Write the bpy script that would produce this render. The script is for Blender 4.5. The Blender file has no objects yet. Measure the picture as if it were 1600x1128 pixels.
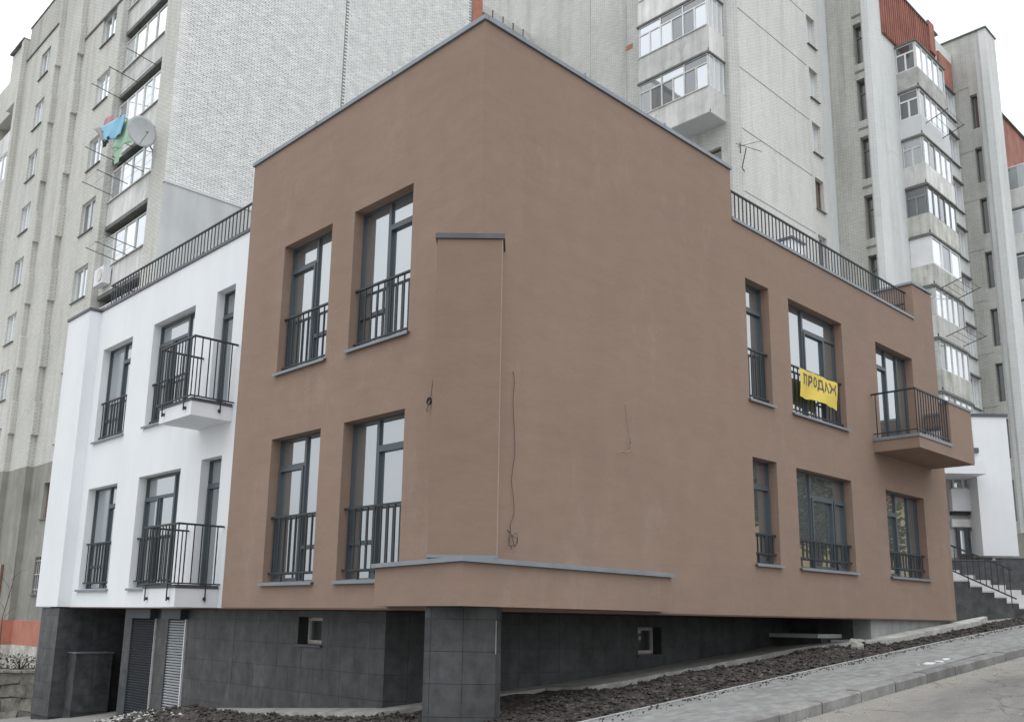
import bpy, bmesh, math, random
from mathutils import Vector, Matrix, noise
random.seed(7)
R = math.radians
scene = bpy.context.scene
COL = scene.collection

# ------------------------------------------------------------------ camera
cam_d = bpy.data.cameras.new('camera')
cam = bpy.data.objects.new('camera', cam_d)
COL.objects.link(cam)
scene.camera = cam
cam_d.sensor_width = 36.0
cam_d.sensor_fit = 'HORIZONTAL'
cam_d.lens = 1462.06 / 1600 * 36
cam_d.shift_y = (658.84 - 564.0) / 1600
cam_d.clip_start = 0.1
cam_d.clip_end = 1500
FW = Vector((0.68527344, 0.69881836, 0.2050688)).normalized()
RT = Vector((0.71172047, -0.70230428, 0.0149218)).normalized()
UP = RT.cross(FW).normalized()
CAM = Vector((-7.72445758, -8.51955134, 0.0))
cam.matrix_world = Matrix(((RT.x, UP.x, -FW.x, CAM.x), (RT.y, UP.y, -FW.y, CAM.y), (RT.z, UP.z, -FW.z, CAM.z), (0, 0, 0, 1)))

# ------------------------------------------------------------------ world: overcast daylight
SUN_EL, SUN_AZ = R(70), R(222)
world = bpy.data.worlds.new('World')
scene.world = world
world.use_nodes = True
wn, wl = world.node_tree.nodes, world.node_tree.links
wn.clear()
w_out = wn.new('ShaderNodeOutputWorld'); w_bg = wn.new('ShaderNodeBackground')
w_sky = wn.new('ShaderNodeTexSky'); w_sky.sky_type = 'NISHITA'; w_sky.sun_disc = False
w_sky.sun_elevation = SUN_EL; w_sky.sun_rotation = SUN_AZ
w_hs = wn.new('ShaderNodeHueSaturation'); w_hs.inputs['Saturation'].default_value = 0.35
w_tc = wn.new('ShaderNodeTexCoord'); w_no = wn.new('ShaderNodeTexNoise')
w_no.inputs['Scale'].default_value = 2.2; w_no.inputs['Detail'].default_value = 6
w_map = wn.new('ShaderNodeMapping'); w_map.inputs['Scale'].default_value = (1, 1, 3.5)
w_cr = wn.new('ShaderNodeValToRGB')
w_cr.color_ramp.elements[0].position = 0.3; w_cr.color_ramp.elements[0].color = (11.6, 12.1, 12.6, 1)
w_cr.color_ramp.elements[1].position = 0.7; w_cr.color_ramp.elements[1].color = (13.4, 13.8, 14.2, 1)
w_sep = wn.new('ShaderNodeSeparateXYZ'); w_mr = wn.new('ShaderNodeMapRange')
w_mr.inputs['From Min'].default_value = 0.0; w_mr.inputs['From Max'].default_value = 0.9; w_mr.inputs['To Min'].default_value = 0.56; w_mr.inputs['To Max'].default_value = 1.42
w_mul = wn.new('ShaderNodeMix'); w_mul.data_type = 'RGBA'; w_mul.blend_type = 'MULTIPLY'; w_mul.inputs['Factor'].default_value = 1.0
wl.new(w_tc.outputs['Generated'], w_sep.inputs[0]); wl.new(w_sep.outputs[2], w_mr.inputs['Value'])
w_mx = wn.new('ShaderNodeMix'); w_mx.data_type = 'RGBA'; w_mx.inputs['Factor'].default_value = 0.9
wl.new(w_tc.outputs['Generated'], w_map.inputs['Vector']); wl.new(w_map.outputs['Vector'], w_no.inputs['Vector'])
wl.new(w_no.outputs['Fac'], w_cr.inputs['Fac'])
wl.new(w_sky.outputs['Color'], w_hs.inputs['Color'])
wl.new(w_hs.outputs['Color'], w_mx.inputs['A']); wl.new(w_cr.outputs['Color'], w_mul.inputs['A']); wl.new(w_mr.outputs['Result'], w_mul.inputs['B']); wl.new(w_mul.outputs['Result'], w_mx.inputs['B'])
wl.new(w_mx.outputs['Result'], w_bg.inputs['Color'])
w_bg.inputs['Strength'].default_value = 0.1
wl.new(w_bg.outputs['Background'], w_out.inputs['Surface'])
sun_d = bpy.data.lights.new('sun', 'SUN'); sun_d.energy = 0.5; sun_d.angle = R(40); sun_d.color = (1.0, 0.98, 0.95)
sun = bpy.data.objects.new('sun', sun_d); COL.objects.link(sun)
sd = Vector((math.sin(SUN_AZ) * math.cos(SUN_EL), math.cos(SUN_AZ) * math.cos(SUN_EL), math.sin(SUN_EL)))
sun.rotation_euler = sd.to_track_quat('Z', 'Y').to_euler()
sun.location = sd * 60

vs = scene.view_settings
vs.view_transform = 'Standard'; vs.look = 'None'; vs.exposure = 0.27; vs.gamma = 1.0; vs.use_curve_mapping = False

# ------------------------------------------------------------------ materials
def mat(name, col, rough=0.8, metal=0.0, spec=0.3):
    m = bpy.data.materials.new(name); m.use_nodes = True
    b = m.node_tree.nodes['Principled BSDF']
    b.inputs['Base Color'].default_value = (*col, 1); b.inputs['Roughness'].default_value = rough
    b.inputs['Metallic'].default_value = metal; b.inputs['Specular IOR Level'].default_value = spec
    return m

def N(m, t, **kw):
    n = m.node_tree.nodes.new(t)
    for k, v in kw.items():
        if k in n.inputs: n.inputs[k].default_value = v
        else: setattr(n, k, v)
    return n

def pos(m, sc=(1, 1, 1)):
    g = N(m, 'ShaderNodeNewGeometry'); p = N(m, 'ShaderNodeMapping'); p.inputs['Scale'].default_value = sc
    m.node_tree.links.new(g.outputs['Position'], p.inputs['Vector'])
    return p.outputs['Vector']

def noisy(m, vec, scale, detail=5, rough=0.6):
    n = N(m, 'ShaderNodeTexNoise'); n.inputs['Scale'].default_value = scale
    n.inputs['Detail'].default_value = detail; n.inputs['Roughness'].default_value = rough
    m.node_tree.links.new(vec, n.inputs['Vector'])
    return n.outputs['Fac']

def ramp(m, fac, stops):
    r = N(m, 'ShaderNodeValToRGB'); cr = r.color_ramp
    while len(cr.elements) < len(stops): cr.elements.new(0.5)
    for e, (p, c) in zip(cr.elements, stops): e.position = p; e.color = (*c, 1)
    m.node_tree.links.new(fac, r.inputs['Fac'])
    return r.outputs['Color']

def mix(m, fac, a, b, mode='MIX'):
    x = N(m, 'ShaderNodeMix', data_type='RGBA', blend_type=mode)
    for k, v in (('Factor', fac), ('A', a), ('B', b)):
        if isinstance(v, (int, float)): x.inputs[k].default_value = v
        elif isinstance(v, tuple): x.inputs[k].default_value = (*v, 1)
        else: m.node_tree.links.new(v, x.inputs[k])
    return x.outputs['Result']

def bump(m, h, strength=0.3, dist=0.01):
    b = N(m, 'ShaderNodeBump'); b.inputs['Strength'].default_value = strength; b.inputs['Distance'].default_value = dist
    m.node_tree.links.new(h, b.inputs['Height'])
    m.node_tree.links.new(b.outputs['Normal'], m.node_tree.nodes['Principled BSDF'].inputs['Normal'])

def setcol(m, c): m.node_tree.links.new(c, m.node_tree.nodes['Principled BSDF'].inputs['Base Color'])

def weathered(name, col, var=0.12, scale=1.5, rough=0.85, streak=0.0, grain=60, bstr=0.25, metal=0.0, spec=0.3, rnd=0.0, stain=None, trowel=0.0):
    """base colour + broad mottling, vertical streaks, fine grain relief, per-object variation"""
    m = mat(name, col, rough, metal, spec)
    lo = tuple(c * (1 - var) for c in col); hi = tuple(min(1, c * (1 + var)) for c in col)
    c = ramp(m, noisy(m, pos(m), scale, 7, 0.65), [(0.32, lo), (0.68, hi)])
    if streak:
        f = ramp(m, noisy(m, pos(m, (3.2, 3.2, 0.22)), 1.0, 6, 0.6), [(0.35, (1 - streak,) * 3), (0.62, (1, 1, 1))])
        c = mix(m, 1.0, c, f, 'MULTIPLY')
    if stain:
        f = ramp(m, noisy(m, pos(m, (1, 1, 0.45)), 0.9, 10, 0.78), [(0.55, (0, 0, 0)), (0.70, (1, 1, 1))])
        s = N(m, 'ShaderNodeSeparateColor'); m.node_tree.links.new(f, s.inputs[0])
        mu = N(m, 'ShaderNodeMath', operation='MULTIPLY'); mu.inputs[1].default_value = stain[1]
        m.node_tree.links.new(s.outputs[0], mu.inputs[0])
        c = mix(m, mu.outputs[0], c, stain[0])
    if trowel:
        f = ramp(m, noisy(m, pos(m, (1.0, 1.0, 3.6)), 1.5, 9, 0.72), [(0.30, (1 - trowel,) * 3), (0.5, (1, 1, 1)), (0.72, (1 + trowel,) * 3)])
        c = mix(m, 1.0, c, f, 'MULTIPLY')
        f = ramp(m, noisy(m, pos(m, (1.0, 1.0, 2.2)), 9, 6, 0.75), [(0.25, (1 - trowel * .7,) * 3), (0.5, (1, 1, 1)), (0.8, (1 + trowel * .7,) * 3)])
        c = mix(m, 1.0, c, f, 'MULTIPLY')
    if rnd:
        oi = N(m, 'ShaderNodeObjectInfo')
        gi = N(m, 'ShaderNodeNewGeometry'); ad = N(m, 'ShaderNodeMath', operation='ADD'); fr = N(m, 'ShaderNodeMath', operation='FRACT')
        m.node_tree.links.new(oi.outputs['Random'], ad.inputs[0]); m.node_tree.links.new(gi.outputs['Random Per Island'], ad.inputs[1]); m.node_tree.links.new(ad.outputs[0], fr.inputs[0])
        f = ramp(m, fr.outputs[0], [(0, (1 - rnd,) * 3), (1, (1 + rnd,) * 3)])
        c = mix(m, 1.0, c, f, 'MULTIPLY')
    setcol(m, c)
    bump(m, noisy(m, pos(m), grain, 4, 0.7), bstr, 0.004)
    return m

M = {}
M['brown'] = weathered('brown_render', (0.275, 0.194, 0.150), 0.05, 0.7, 0.92, 0.025, 70, 0.6, stain=((0.38, 0.30, 0.245), 0.30), trowel=0.075)
M['browndark'] = weathered('brown_render_second_coat', (0.248, 0.173, 0.132), 0.05, 0.7, 0.92, 0.02, 70, 0.6, stain=((0.33, 0.26, 0.21), 0.25), trowel=0.07)
M['white'] = weathered('white_render', (0.78, 0.80, 0.822), 0.03, 0.7, 0.9, 0.03, 60, 0.3)
M['tile'] = weathered('dark_tile', (0.073, 0.077, 0.079), 0.38, 4.5, 0.5, 0.32, 40, 0.2, rnd=0.10, spec=0.4, stain=((0.12, 0.115, 0.105), 0.35))
M['joint'] = weathered('tile_joint', (0.055, 0.057, 0.058), 0.2, 5)
M['frame'] = weathered('anthracite_frame', (0.070, 0.088, 0.100), 0.08, 3, 0.4, 0, 30, 0.03, spec=0.4)
M['rail'] = weathered('dark_railing_metal', (0.032, 0.038, 0.043), 0.1, 3, 0.45, 0, 30, 0.03)
M['coping'] = weathered('grey_sheet_metal', (0.22, 0.245, 0.27), 0.12, 2.5, 0.45, 0, 20, 0.05, metal=0.2, rnd=0.06)
M['copingdark'] = weathered('dark_sheet_metal', (0.105, 0.11, 0.125), 0.12, 2.5, 0.5, 0, 20, 0.05, metal=0.1)
M['concrete'] = weathered('raw_concrete', (0.27, 0.275, 0.27), 0.2, 2.2, 0.9, 0.12, 30, 0.5)
M['apron'] = weathered('apron_concrete', (0.40, 0.395, 0.37), 0.3, 3.5, 0.95, 0, 25, 1.0)
M['plaster'] = weathered('grey_plaster', (0.29, 0.285, 0.255), 0.2, 0.6, 0.95, 0.15, 30, 0.6, stain=((0.17, 0.165, 0.145), 0.6))
M['greyrender'] = weathered('pale_grey_render', (0.53, 0.545, 0.545), 0.1, 0.5, 0.95, 0.1, 30, 0.4)
M['palerender'] = weathered('pale_render', (0.61, 0.63, 0.635), 0.05, 0.7, 0.95, 0.04, 14, 0.6)
M['panel'] = weathered('balcony_panel', (0.66, 0.665, 0.64), 0.14, 0.9, 0.9, 0.22, 20, 0.4, rnd=0.2, stain=((0.27, 0.26, 0.23), 0.75))
M['panelold'] = weathered('stained_balcony_panel', (0.56, 0.56, 0.52), 0.2, 1.4, 0.9, 0.3, 20, 0.5, rnd=0.1, stain=((0.20, 0.19, 0.16), 0.9))
M['slab'] = weathered('slab_edge', (0.17, 0.18, 0.17), 0.3, 2, 0.9, 0.1)
M['orange'] = weathered('orange_band', (0.46, 0.20, 0.145), 0.16, 1.3, 0.9, 0.1)
M['redclad'] = weathered('red_brown_cladding', (0.37, 0.165, 0.125), 0.22, 1.1, 0.8, 0.25, 25, 0.4)
M['stone'] = weathered('rubble_stone', (0.21, 0.20, 0.17), 0.55, 3.2, 0.95, 0, 9, 1.0, rnd=0.35, stain=((0.07, 0.068, 0.045), 1.0))
M['ledge'] = weathered('ledge_concrete', (0.42, 0.42, 0.40), 0.25, 2)
M['stonewash'] = weathered('whitewashed_stone', (0.50, 0.49, 0.46), 0.35, 3.0, 0.95, 0, 6, 1.0, stain=((0.22, 0.21, 0.18), 0.7))
M['whiteframe'] = weathered('white_window_frame', (0.74, 0.75, 0.76), 0.06, 2, 0.5, 0.05)
M['brownframe'] = weathered('old_wood_frame', (0.22, 0.12, 0.09), 0.25, 3, 0.7)
M['palestep'] = weathered('pale_step', (0.58, 0.585, 0.58), 0.08, 3, 0.8)
M['oldwhite'] = weathered('worn_white_frame', (0.60, 0.60, 0.57), 0.15, 3, 0.7, 0.1)
M['soffit'] = weathered('soffit_render', (0.27, 0.20, 0.165), 0.06, 1.5)
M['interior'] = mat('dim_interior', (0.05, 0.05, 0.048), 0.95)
M['room'] = weathered('loggia_inside', (0.26, 0.245, 0.215), 0.3, 1.2)
M['kerb'] = weathered('kerb_concrete', (0.20, 0.196, 0.19), 0.30, 3.5, 0.95, 0, 30, 0.8, rnd=0.22, stain=((0.38, 0.37, 0.35), 0.6))
M['paver'] = weathered('grey_paver', (0.225, 0.228, 0.223), 0.12, 2.2, 0.95, 0, 60, 0.6, rnd=0.15)
M['edging'] = weathered('pale_edging', (0.33, 0.335, 0.33), 0.15, 3)
M['sand'] = weathered('joint_sand', (0.13, 0.125, 0.115), 0.2, 6)
M['yellow'] = weathered('yellow_banner', (0.72, 0.55, 0.10), 0.05, 3, 0.7)
M['ink'] = mat('banner_ink', (0.11, 0.10, 0.10), 0.7)
M['wire'] = mat('black_cable', (0.03, 0.028, 0.028), 0.6)
M['wirepale'] = mat('grey_cable', (0.33, 0.30, 0.28), 0.6)
M['whitepaint'] = mat('white_plastic', (0.75, 0.76, 0.78), 0.5)
M['foam'] = weathered('mounting_foam', (0.52, 0.40, 0.36), 0.3, 20)
M['steel'] = weathered('galvanised_steel', (0.25, 0.26, 0.26), 0.15, 6, 0.45, 0, 30, 0.05, metal=0.4)
M['rust'] = weathered('rusty_steel', (0.10, 0.075, 0.06), 0.3, 9, 0.8)
M['dish'] = weathered('dish_grey', (0.50, 0.52, 0.53), 0.08, 3, 0.5)
M['shutter'] = weathered('blue_grey_shutter', (0.052, 0.061, 0.074), 0.1, 2, 0.45, 0, 30, 0.05)
M['shutterpale'] = weathered('pale_shutter', (0.46, 0.48, 0.50), 0.08, 2, 0.4, 0, 30, 0.05)
M['bead'] = weathered('plastic_bead', (0.30, 0.225, 0.18), 0.1, 3)
M['soil'] = None
M['bark'] = weathered('bark', (0.10, 0.08, 0.06), 0.3, 8)
M['ochre'] = weathered('ochre_render', (0.55, 0.42, 0.22), 0.12, 0.6, 0.9, 0.1)

def glass(name, tint, fac, rough=0.015):
    m = bpy.data.materials.new(name); m.use_nodes = True
    nt = m.node_tree; b = nt.nodes['Principled BSDF']
    b.inputs['Base Color'].default_value = (*tint, 1); b.inputs['Roughness'].default_value = 0.4
    gl = N(m, 'ShaderNodeBsdfGlossy'); gl.inputs['Roughness'].default_value = rough; gl.inputs['Color'].default_value = (0.93, 0.97, 1, 1)
    # very slight waviness of float glass
    bp = N(m, 'ShaderNodeBump'); bp.inputs['Strength'].default_value = 0.05; bp.inputs['Distance'].default_value = 0.01
    nt.links.new(noisy(m, pos(m), 1.7, 2), bp.inputs['Height']); nt.links.new(bp.outputs['Normal'], gl.inputs['Normal'])
    fr = N(m, 'ShaderNodeFresnel'); fr.inputs['IOR'].default_value = 1.5
    ma = N(m, 'ShaderNodeMath', operation='ADD', use_clamp=True); ma.inputs[1].default_value = fac
    nt.links.new(fr.outputs[0], ma.inputs[0])
    ms = N(m, 'ShaderNodeMixShader')
    nt.links.new(ma.outputs[0], ms.inputs[0]); nt.links.new(b.outputs[0], ms.inputs[1]); nt.links.new(gl.outputs[0], ms.inputs[2])
    nt.links.new(ms.outputs[0], nt.nodes['Material Output'].inputs['Surface'])
    return m
M['glass'] = glass('coated_window_glass', (0.08, 0.095, 0.10), 0.34)
M['glassold'] = glass('old_window_glass', (0.20, 0.21, 0.21), 0.45, 0.03)
M['glasslight'] = glass('sky_bright_glass', (0.66, 0.68, 0.70), 0.42, 0.05)  # pale base colour paints in the bright sky reflection of the tower panes
M['glassdark'] = glass('dark_glass', (0.05, 0.05, 0.05), 0.14, 0.03)

def brick_mat(name, c1, c2, mortar, bw=0.26, rh=0.077, mo=0.011, dirt=0.1, bstr=0.7):
    m = mat(name, c1, 0.9)
    g = N(m, 'ShaderNodeNewGeometry'); s = N(m, 'ShaderNodeSeparateXYZ')
    L = m.node_tree.links
    L.new(g.outputs['Position'], s.inputs[0])
    a = N(m, 'ShaderNodeMath', operation='ADD'); L.new(s.outputs[0], a.inputs[0]); L.new(s.outputs[1], a.inputs[1])
    c = N(m, 'ShaderNodeCombineXYZ'); L.new(a.outputs[0], c.inputs[0]); L.new(s.outputs[2], c.inputs[1])
    t = N(m, 'ShaderNodeTexBrick'); L.new(c.outputs[0], t.inputs['Vector'])
    t.inputs['Scale'].default_value = 1; t.inputs['Brick Width'].default_value = bw; t.inputs['Row Height'].default_value = rh
    t.inputs['Mortar Size'].default_value = mo; t.inputs['Mortar Smooth'].default_value = 0.3; t.inputs['Bias'].default_value = -0.1
    t.inputs['Color1'].default_value = (*c1, 1); t.inputs['Color2'].default_value = (*c2, 1); t.inputs['Mortar'].default_value = (*mortar, 1)
    t.offset = 0.5
    f = ramp(m, noisy(m, pos(m, (1, 1, 0.5)), 0.45, 9, 0.78), [(0.3, (1 - dirt * 1.4,) * 3), (0.60, (1, 1, 1))])
    f9 = ramp(m, noisy(m, pos(m, (1.6, 1.6, 0.10)), 1.0, 6, 0.6), [(0.33, (1 - dirt * 1.2, 1 - dirt * 1.25, 1 - dirt * 1.35)), (0.52, (1, 1, 1))])
    f = mix(m, 1.0, f, f9, 'MULTIPLY')
    col = mix(m, 1.0, t.outputs['Color'], f, 'MULTIPLY')
    f2 = ramp(m, noisy(m, pos(m, (1, 1, 2.0)), 1.1, 6, 0.6), [(0.62, (0, 0, 0)), (0.8, (0.5, 0.5, 0.5))])
    col = mix(m, f2, col, (0.50, 0.46, 0.33))
    setcol(m, col)
    inv = N(m, 'ShaderNodeMath', operation='SUBTRACT'); inv.inputs[0].default_value = 1; L.new(t.outputs['Fac'], inv.inputs[1])
    bump(m, inv.outputs[0], bstr, 0.008)
    return m
M['brick'] = brick_mat('white_silicate_brick', (0.79, 0.79, 0.76), (0.73, 0.73, 0.70), (0.47, 0.47, 0.45))
M['brickA'] = brick_mat('worn_silicate_brick', (0.71, 0.705, 0.66), (0.64, 0.635, 0.59), (0.40, 0.395, 0.365), dirt=0.12)
M['brickgrey'] = brick_mat('grey_silicate_brick', (0.68, 0.685, 0.655), (0.60, 0.605, 0.58), (0.40, 0.40, 0.38), dirt=0.14)
M['brickfine'] = brick_mat('fine_pale_brick', (0.76, 0.78, 0.775), (0.71, 0.73, 0.725), (0.60, 0.615, 0.61), dirt=0.09)
M['brickdull'] = brick_mat('dull_silicate_brick', (0.58, 0.58, 0.54), (0.51, 0.51, 0.475), (0.34, 0.335, 0.31), dirt=0.18)
M['brickpale'] = brick_mat('pale_silicate_brick', (0.66, 0.68, 0.68), (0.58, 0.60, 0.60), (0.40, 0.41, 0.41), dirt=0.08)
M['onebrick'] = weathered('single_brick', (0.79, 0.80, 0.785), 0.10, 2.5, 0.9, 0.05, 60, 0.3, rnd=0.07)
M['mortar'] = weathered('mortar_bed', (0.26, 0.27, 0.265), 0.15, 4)

# soil: dark clods
def soil_mat():
    m = mat('dark_soil', (0.05, 0.042, 0.038), 0.95)
    c = ramp(m, noisy(m, pos(m), 7, 9, 0.75), [(0.3, (0.022, 0.019, 0.018)), (0.52, (0.078, 0.068, 0.063)), (0.70, (0.25, 0.23, 0.215))])
    setcol(m, c); bump(m, noisy(m, pos(m), 22, 8, 0.8), 1.0, 0.05)
    return m
M['soil'] = soil_mat()

def road_mat():
    m = mat('worn_road', (0.2, 0.19, 0.18), 0.95)
    c = ramp(m, noisy(m, pos(m, (0.5, 1.0, 1)), 0.9, 9, 0.7), [(0.3, (0.145, 0.142, 0.137)), (0.5, (0.215, 0.207, 0.196)), (0.7, (0.32, 0.295, 0.26))])
    f = ramp(m, noisy(m, pos(m), 55, 4, 0.7), [(0.35, (0.72, 0.72, 0.72)), (0.7, (1.12, 1.12, 1.12))])
    c = mix(m, 1.0, c, f, 'MULTIPLY')
    # pale sandy dirt gathers along the kerb
    g = N(m, 'ShaderNodeNewGeometry'); s = N(m, 'ShaderNodeSeparateXYZ'); L = m.node_tree.links
    L.new(g.outputs['Position'], s.inputs[0])
    mr = N(m, 'ShaderNodeMapRange'); mr.inputs['From Min'].default_value = -3.9; mr.inputs['From Max'].default_value = -3.0
    L.new(s.outputs[1], mr.inputs['Value'])
    mu = N(m, 'ShaderNodeMath', operation='MULTIPLY'); L.new(mr.outputs[0], mu.inputs[0]); L.new(noisy(m, pos(m), 3.0, 8, 0.75), mu.inputs[1])
    k = ramp(m, mu.outputs[0], [(0.12, (0, 0, 0)), (0.4, (1, 1, 1))])
    c = mix(m, k, c, (0.27, 0.255, 0.228))
    vo = N(m, 'ShaderNodeTexVoronoi', feature='DISTANCE_TO_EDGE'); vo.inputs['Scale'].default_value = 0.55
    wv = N(m, 'ShaderNodeVectorMath', operation='ADD'); nz = N(m, 'ShaderNodeTexNoise'); nz.inputs['Scale'].default_value = 2.5; nz.inputs['Detail'].default_value = 6
    pp = pos(m); L.new(pp, nz.inputs['Vector']); L.new(pp, wv.inputs[0]); L.new(nz.outputs['Color'], wv.inputs[1]); L.new(wv.outputs[0], vo.inputs['Vector'])
    ck = ramp(m, vo.outputs['Distance'], [(0.0, (0.5, 0.5, 0.5)), (0.012, (1, 1, 1))])
    c = mix(m, 1.0, c, ck, 'MULTIPLY')
    sp = ramp(m, noisy(m, pos(m), 11, 3, 0.5), [(0.70, (0, 0, 0)), (0.74, (0.7, 0.7, 0.7))])
    c = mix(m, sp, c, (0.36, 0.34, 0.31))
    dk = ramp(m, noisy(m, pos(m), 5.3, 6, 0.7), [(0.26, (0.55, 0.5, 0.45)), (0.36, (1, 1, 1))])
    c = mix(m, 1.0, c, dk, 'MULTIPLY')
    setcol(m, c); bump(m, noisy(m, pos(m), 30, 8, 0.75), 0.8, 0.02)
    return m
M['road'] = road_mat()
M['ground'] = weathered('trodden_ground', (0.27, 0.26, 0.245), 0.2, 1.5, 0.95, 0, 30, 0.8)

# ------------------------------------------------------------------ geometry helpers
class Frame:
    """a vertical wall frame: s along the wall, d outwards, z up"""
    def __init__(s, o, u, n): s.o = Vector(o); s.u = Vector(u).normalized(); s.n = Vector(n).normalized()
    def p(s, a, d, z): return s.o + s.u * a + s.n * d + Vector((0, 0, z))
def FA(x): return Frame((x, 0, 0), (0, 1, 0), (-1, 0, 0))
def FB(y): return Frame((0, y, 0), (1, 0, 0), (0, -1, 0))

class MB:
    def __init__(s): s.v = []; s.f = []
    def poly(s, pts):
        i = len(s.v); s.v += [Vector(p) for p in pts]; s.f.append(tuple(range(i, i + len(pts)))); return s
    def hexa(s, c):
        i = len(s.v); s.v += [Vector(p) for p in c]
        for q in ((0, 3, 2, 1), (4, 5, 6, 7), (0, 1, 5, 4), (1, 2, 6, 5), (2, 3, 7, 6), (3, 0, 4, 7)): s.f.append(tuple(i + k for k in q))
        return s
    def box(s, a, b):
        (x0, y0, z0), (x1, y1, z1) = a, b
        return s.hexa([(x0, y0, z0), (x1, y0, z0), (x1, y1, z0), (x0, y1, z0), (x0, y0, z1), (x1, y0, z1), (x1, y1, z1), (x0, y1, z1)])
    def fbox(s, F, s0, s1, d0, d1, z0, z1):
        return s.hexa([F.p(s0, d0, z0), F.p(s1, d0, z0), F.p(s1, d1, z0), F.p(s0, d1, z0), F.p(s0, d0, z1), F.p(s1, d0, z1), F.p(s1, d1, z1), F.p(s0, d1, z1)])
    def prism(s, poly, z0, z1):
        n = len(poly); i = len(s.v)
        zz0 = z0 if isinstance(z0, (list, tuple)) else [z0] * n
        zz1 = z1 if isinstance(z1, (list, tuple)) else [z1] * n
        s.v += [Vector((p[0], p[1], a)) for p, a in zip(poly, zz0)] + [Vector((p[0], p[1], a)) for p, a in zip(poly, zz1)]
        s.f.append(tuple(i + k for k in reversed(range(n)))); s.f.append(tuple(i + n + k for k in range(n)))
        for k in range(n):
            j = (k + 1) % n; s.f.append((i + k, i + j, i + n + j, i + n + k))
        return s
    def bar(s, a, b, w, h=None):
        a, b = Vector(a), Vector(b); h = h or w
        d = (b - a).normalized(); ref = Vector((0, 0, 1)) if abs(d.z) < 0.95 else Vector((1, 0, 0))
        x = d.cross(ref).normalized() * w / 2; y = x.cross(d).normalized() * h / 2
        return s.hexa([a - x - y, a + x - y, a + x + y, a - x + y, b - x - y, b + x - y, b + x + y, b - x + y])
    def tube(s, pts, r, n=6):
        pts = [Vector(p) for p in pts]; rings = []
        for k, p in enumerate(pts):
            d = (pts[min(k + 1, len(pts) - 1)] - pts[max(k - 1, 0)]).normalized()
            ref = Vector((0, 0, 1)) if abs(d.z) < 0.9 else Vector((1, 0, 0))
            x = d.cross(ref).normalized(); y = x.cross(d).normalized()
            i = len(s.v); rr = r[k] if isinstance(r, (list, tuple)) else r
            s.v += [p + (x * math.cos(2 * math.pi * j / n) + y * math.sin(2 * math.pi * j / n)) * rr for j in range(n)]
            rings.append(i)
        for a, b in zip(rings, rings[1:]):
            for j in range(n): s.f.append((a + j, a + (j + 1) % n, b + (j + 1) % n, b + j))
        s.f.append(tuple(rings[0] + j for j in reversed(range(n)))); s.f.append(tuple(rings[-1] + j for j in range(n)))
        return s
    def mesh(s, name, m, origin=Vector((0, 0, 0)), smooth=False, fix=True):
        me = bpy.data.meshes.new(name)
        me.from_pydata([tuple(v - origin) for v in s.v], [], s.f)
        if fix:
            bm = bmesh.new(); bm.from_mesh(me); bmesh.ops.recalc_face_normals(bm, faces=bm.faces); bm.to_mesh(me); bm.free()
        if smooth:
            for p in me.polygons: p.use_smooth = True
        me.materials.append(m); me.update()
        return me
    def build(s, name, m, parent=None, smooth=False, fix=True, **tags):
        org = Vector((0, 0, 0))
        q = parent
        while q is not None: org = org + q.location; q = q.parent
        o = bpy.data.objects.new(name, s.mesh(name, m, org, smooth, fix))
        COL.objects.link(o)
        if parent is not None: o.parent = parent
        for k, v in tags.items(): o[k] = v
        return o

def inst(name, me, loc, rot=0.0, parent=None, scale=None):
    """an object that shares mesh data; loc is a world position"""
    org = Vector((0, 0, 0)); q = parent
    while q is not None: org = org + q.location; q = q.parent
    o = bpy.data.objects.new(name, me); COL.objects.link(o)
    o.location = Vector(loc) - org
    if isinstance(rot, (int, float)): o.rotation_euler = (0, 0, rot)
    else: o.rotation_euler = rot
    if scale: o.scale = scale
    if parent is not None: o.parent = parent
    return o

def thing(name, label, cat, loc=(0, 0, 0), group=None):
    o = bpy.data.objects.new(name, None); COL.objects.link(o); o.location = loc; o.empty_display_size = 0.3
    o['label'] = label; o['category'] = cat
    group = group or {'apartment_tower': 'apartment towers standing behind', 'drying_rack': 'drying racks sticking out of the towers', 'shrub': 'shrubs on the stone retaining wall', 'street_tree': 'trees across the street'}.get(name)
    if group: o['group'] = group
    return o
def tag(o, label, cat, group=None):
    o['label'] = label; o['category'] = cat
    if group: o['group'] = group
    return o

def wall(F, s0, s1, z0, z1, holes, th):
    """slab with rectangular openings, d from -th to 0"""
    mb = MB()
    S = sorted({s0, s1, *[h[0] for h in holes], *[h[1] for h in holes]}); Z = sorted({z0, z1, *[h[2] for h in holes], *[h[3] for h in holes]})
    def inh(a, b): return any(h[0] < a < h[1] and h[2] < b < h[3] for h in holes)
    solid = {}
    for i in range(len(S) - 1):
        for j in range(len(Z) - 1): solid[i, j] = not inh((S[i] + S[i + 1]) / 2, (Z[j] + Z[j + 1]) / 2)
    idx = {}
    def v(i, j, k):
        if (i, j, k) not in idx: idx[i, j, k] = len(mb.v); mb.v.append(F.p(S[i], -th * k, Z[j]))
        return idx[i, j, k]
    for (i, j), ok in solid.items():
        if not ok: continue
        mb.f.append((v(i, j, 0), v(i + 1, j, 0), v(i + 1, j + 1, 0), v(i, j + 1, 0)))
        mb.f.append((v(i, j, 1), v(i, j + 1, 1), v(i + 1, j + 1, 1), v(i + 1, j, 1)))
        for di, dj, e in ((-1, 0, ((i, j), (i, j + 1))), (1, 0, ((i + 1, j + 1), (i + 1, j))), (0, -1, ((i + 1, j), (i, j))), (0, 1, ((i, j + 1), (i + 1, j + 1)))):
            if not solid.get((i + di, j + dj), False):
                (a, b), (c, d) = e; mb.f.append((v(a, b, 0), v(c, d, 0), v(c, d, 1), v(a, b, 1)))
    return mb

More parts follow.
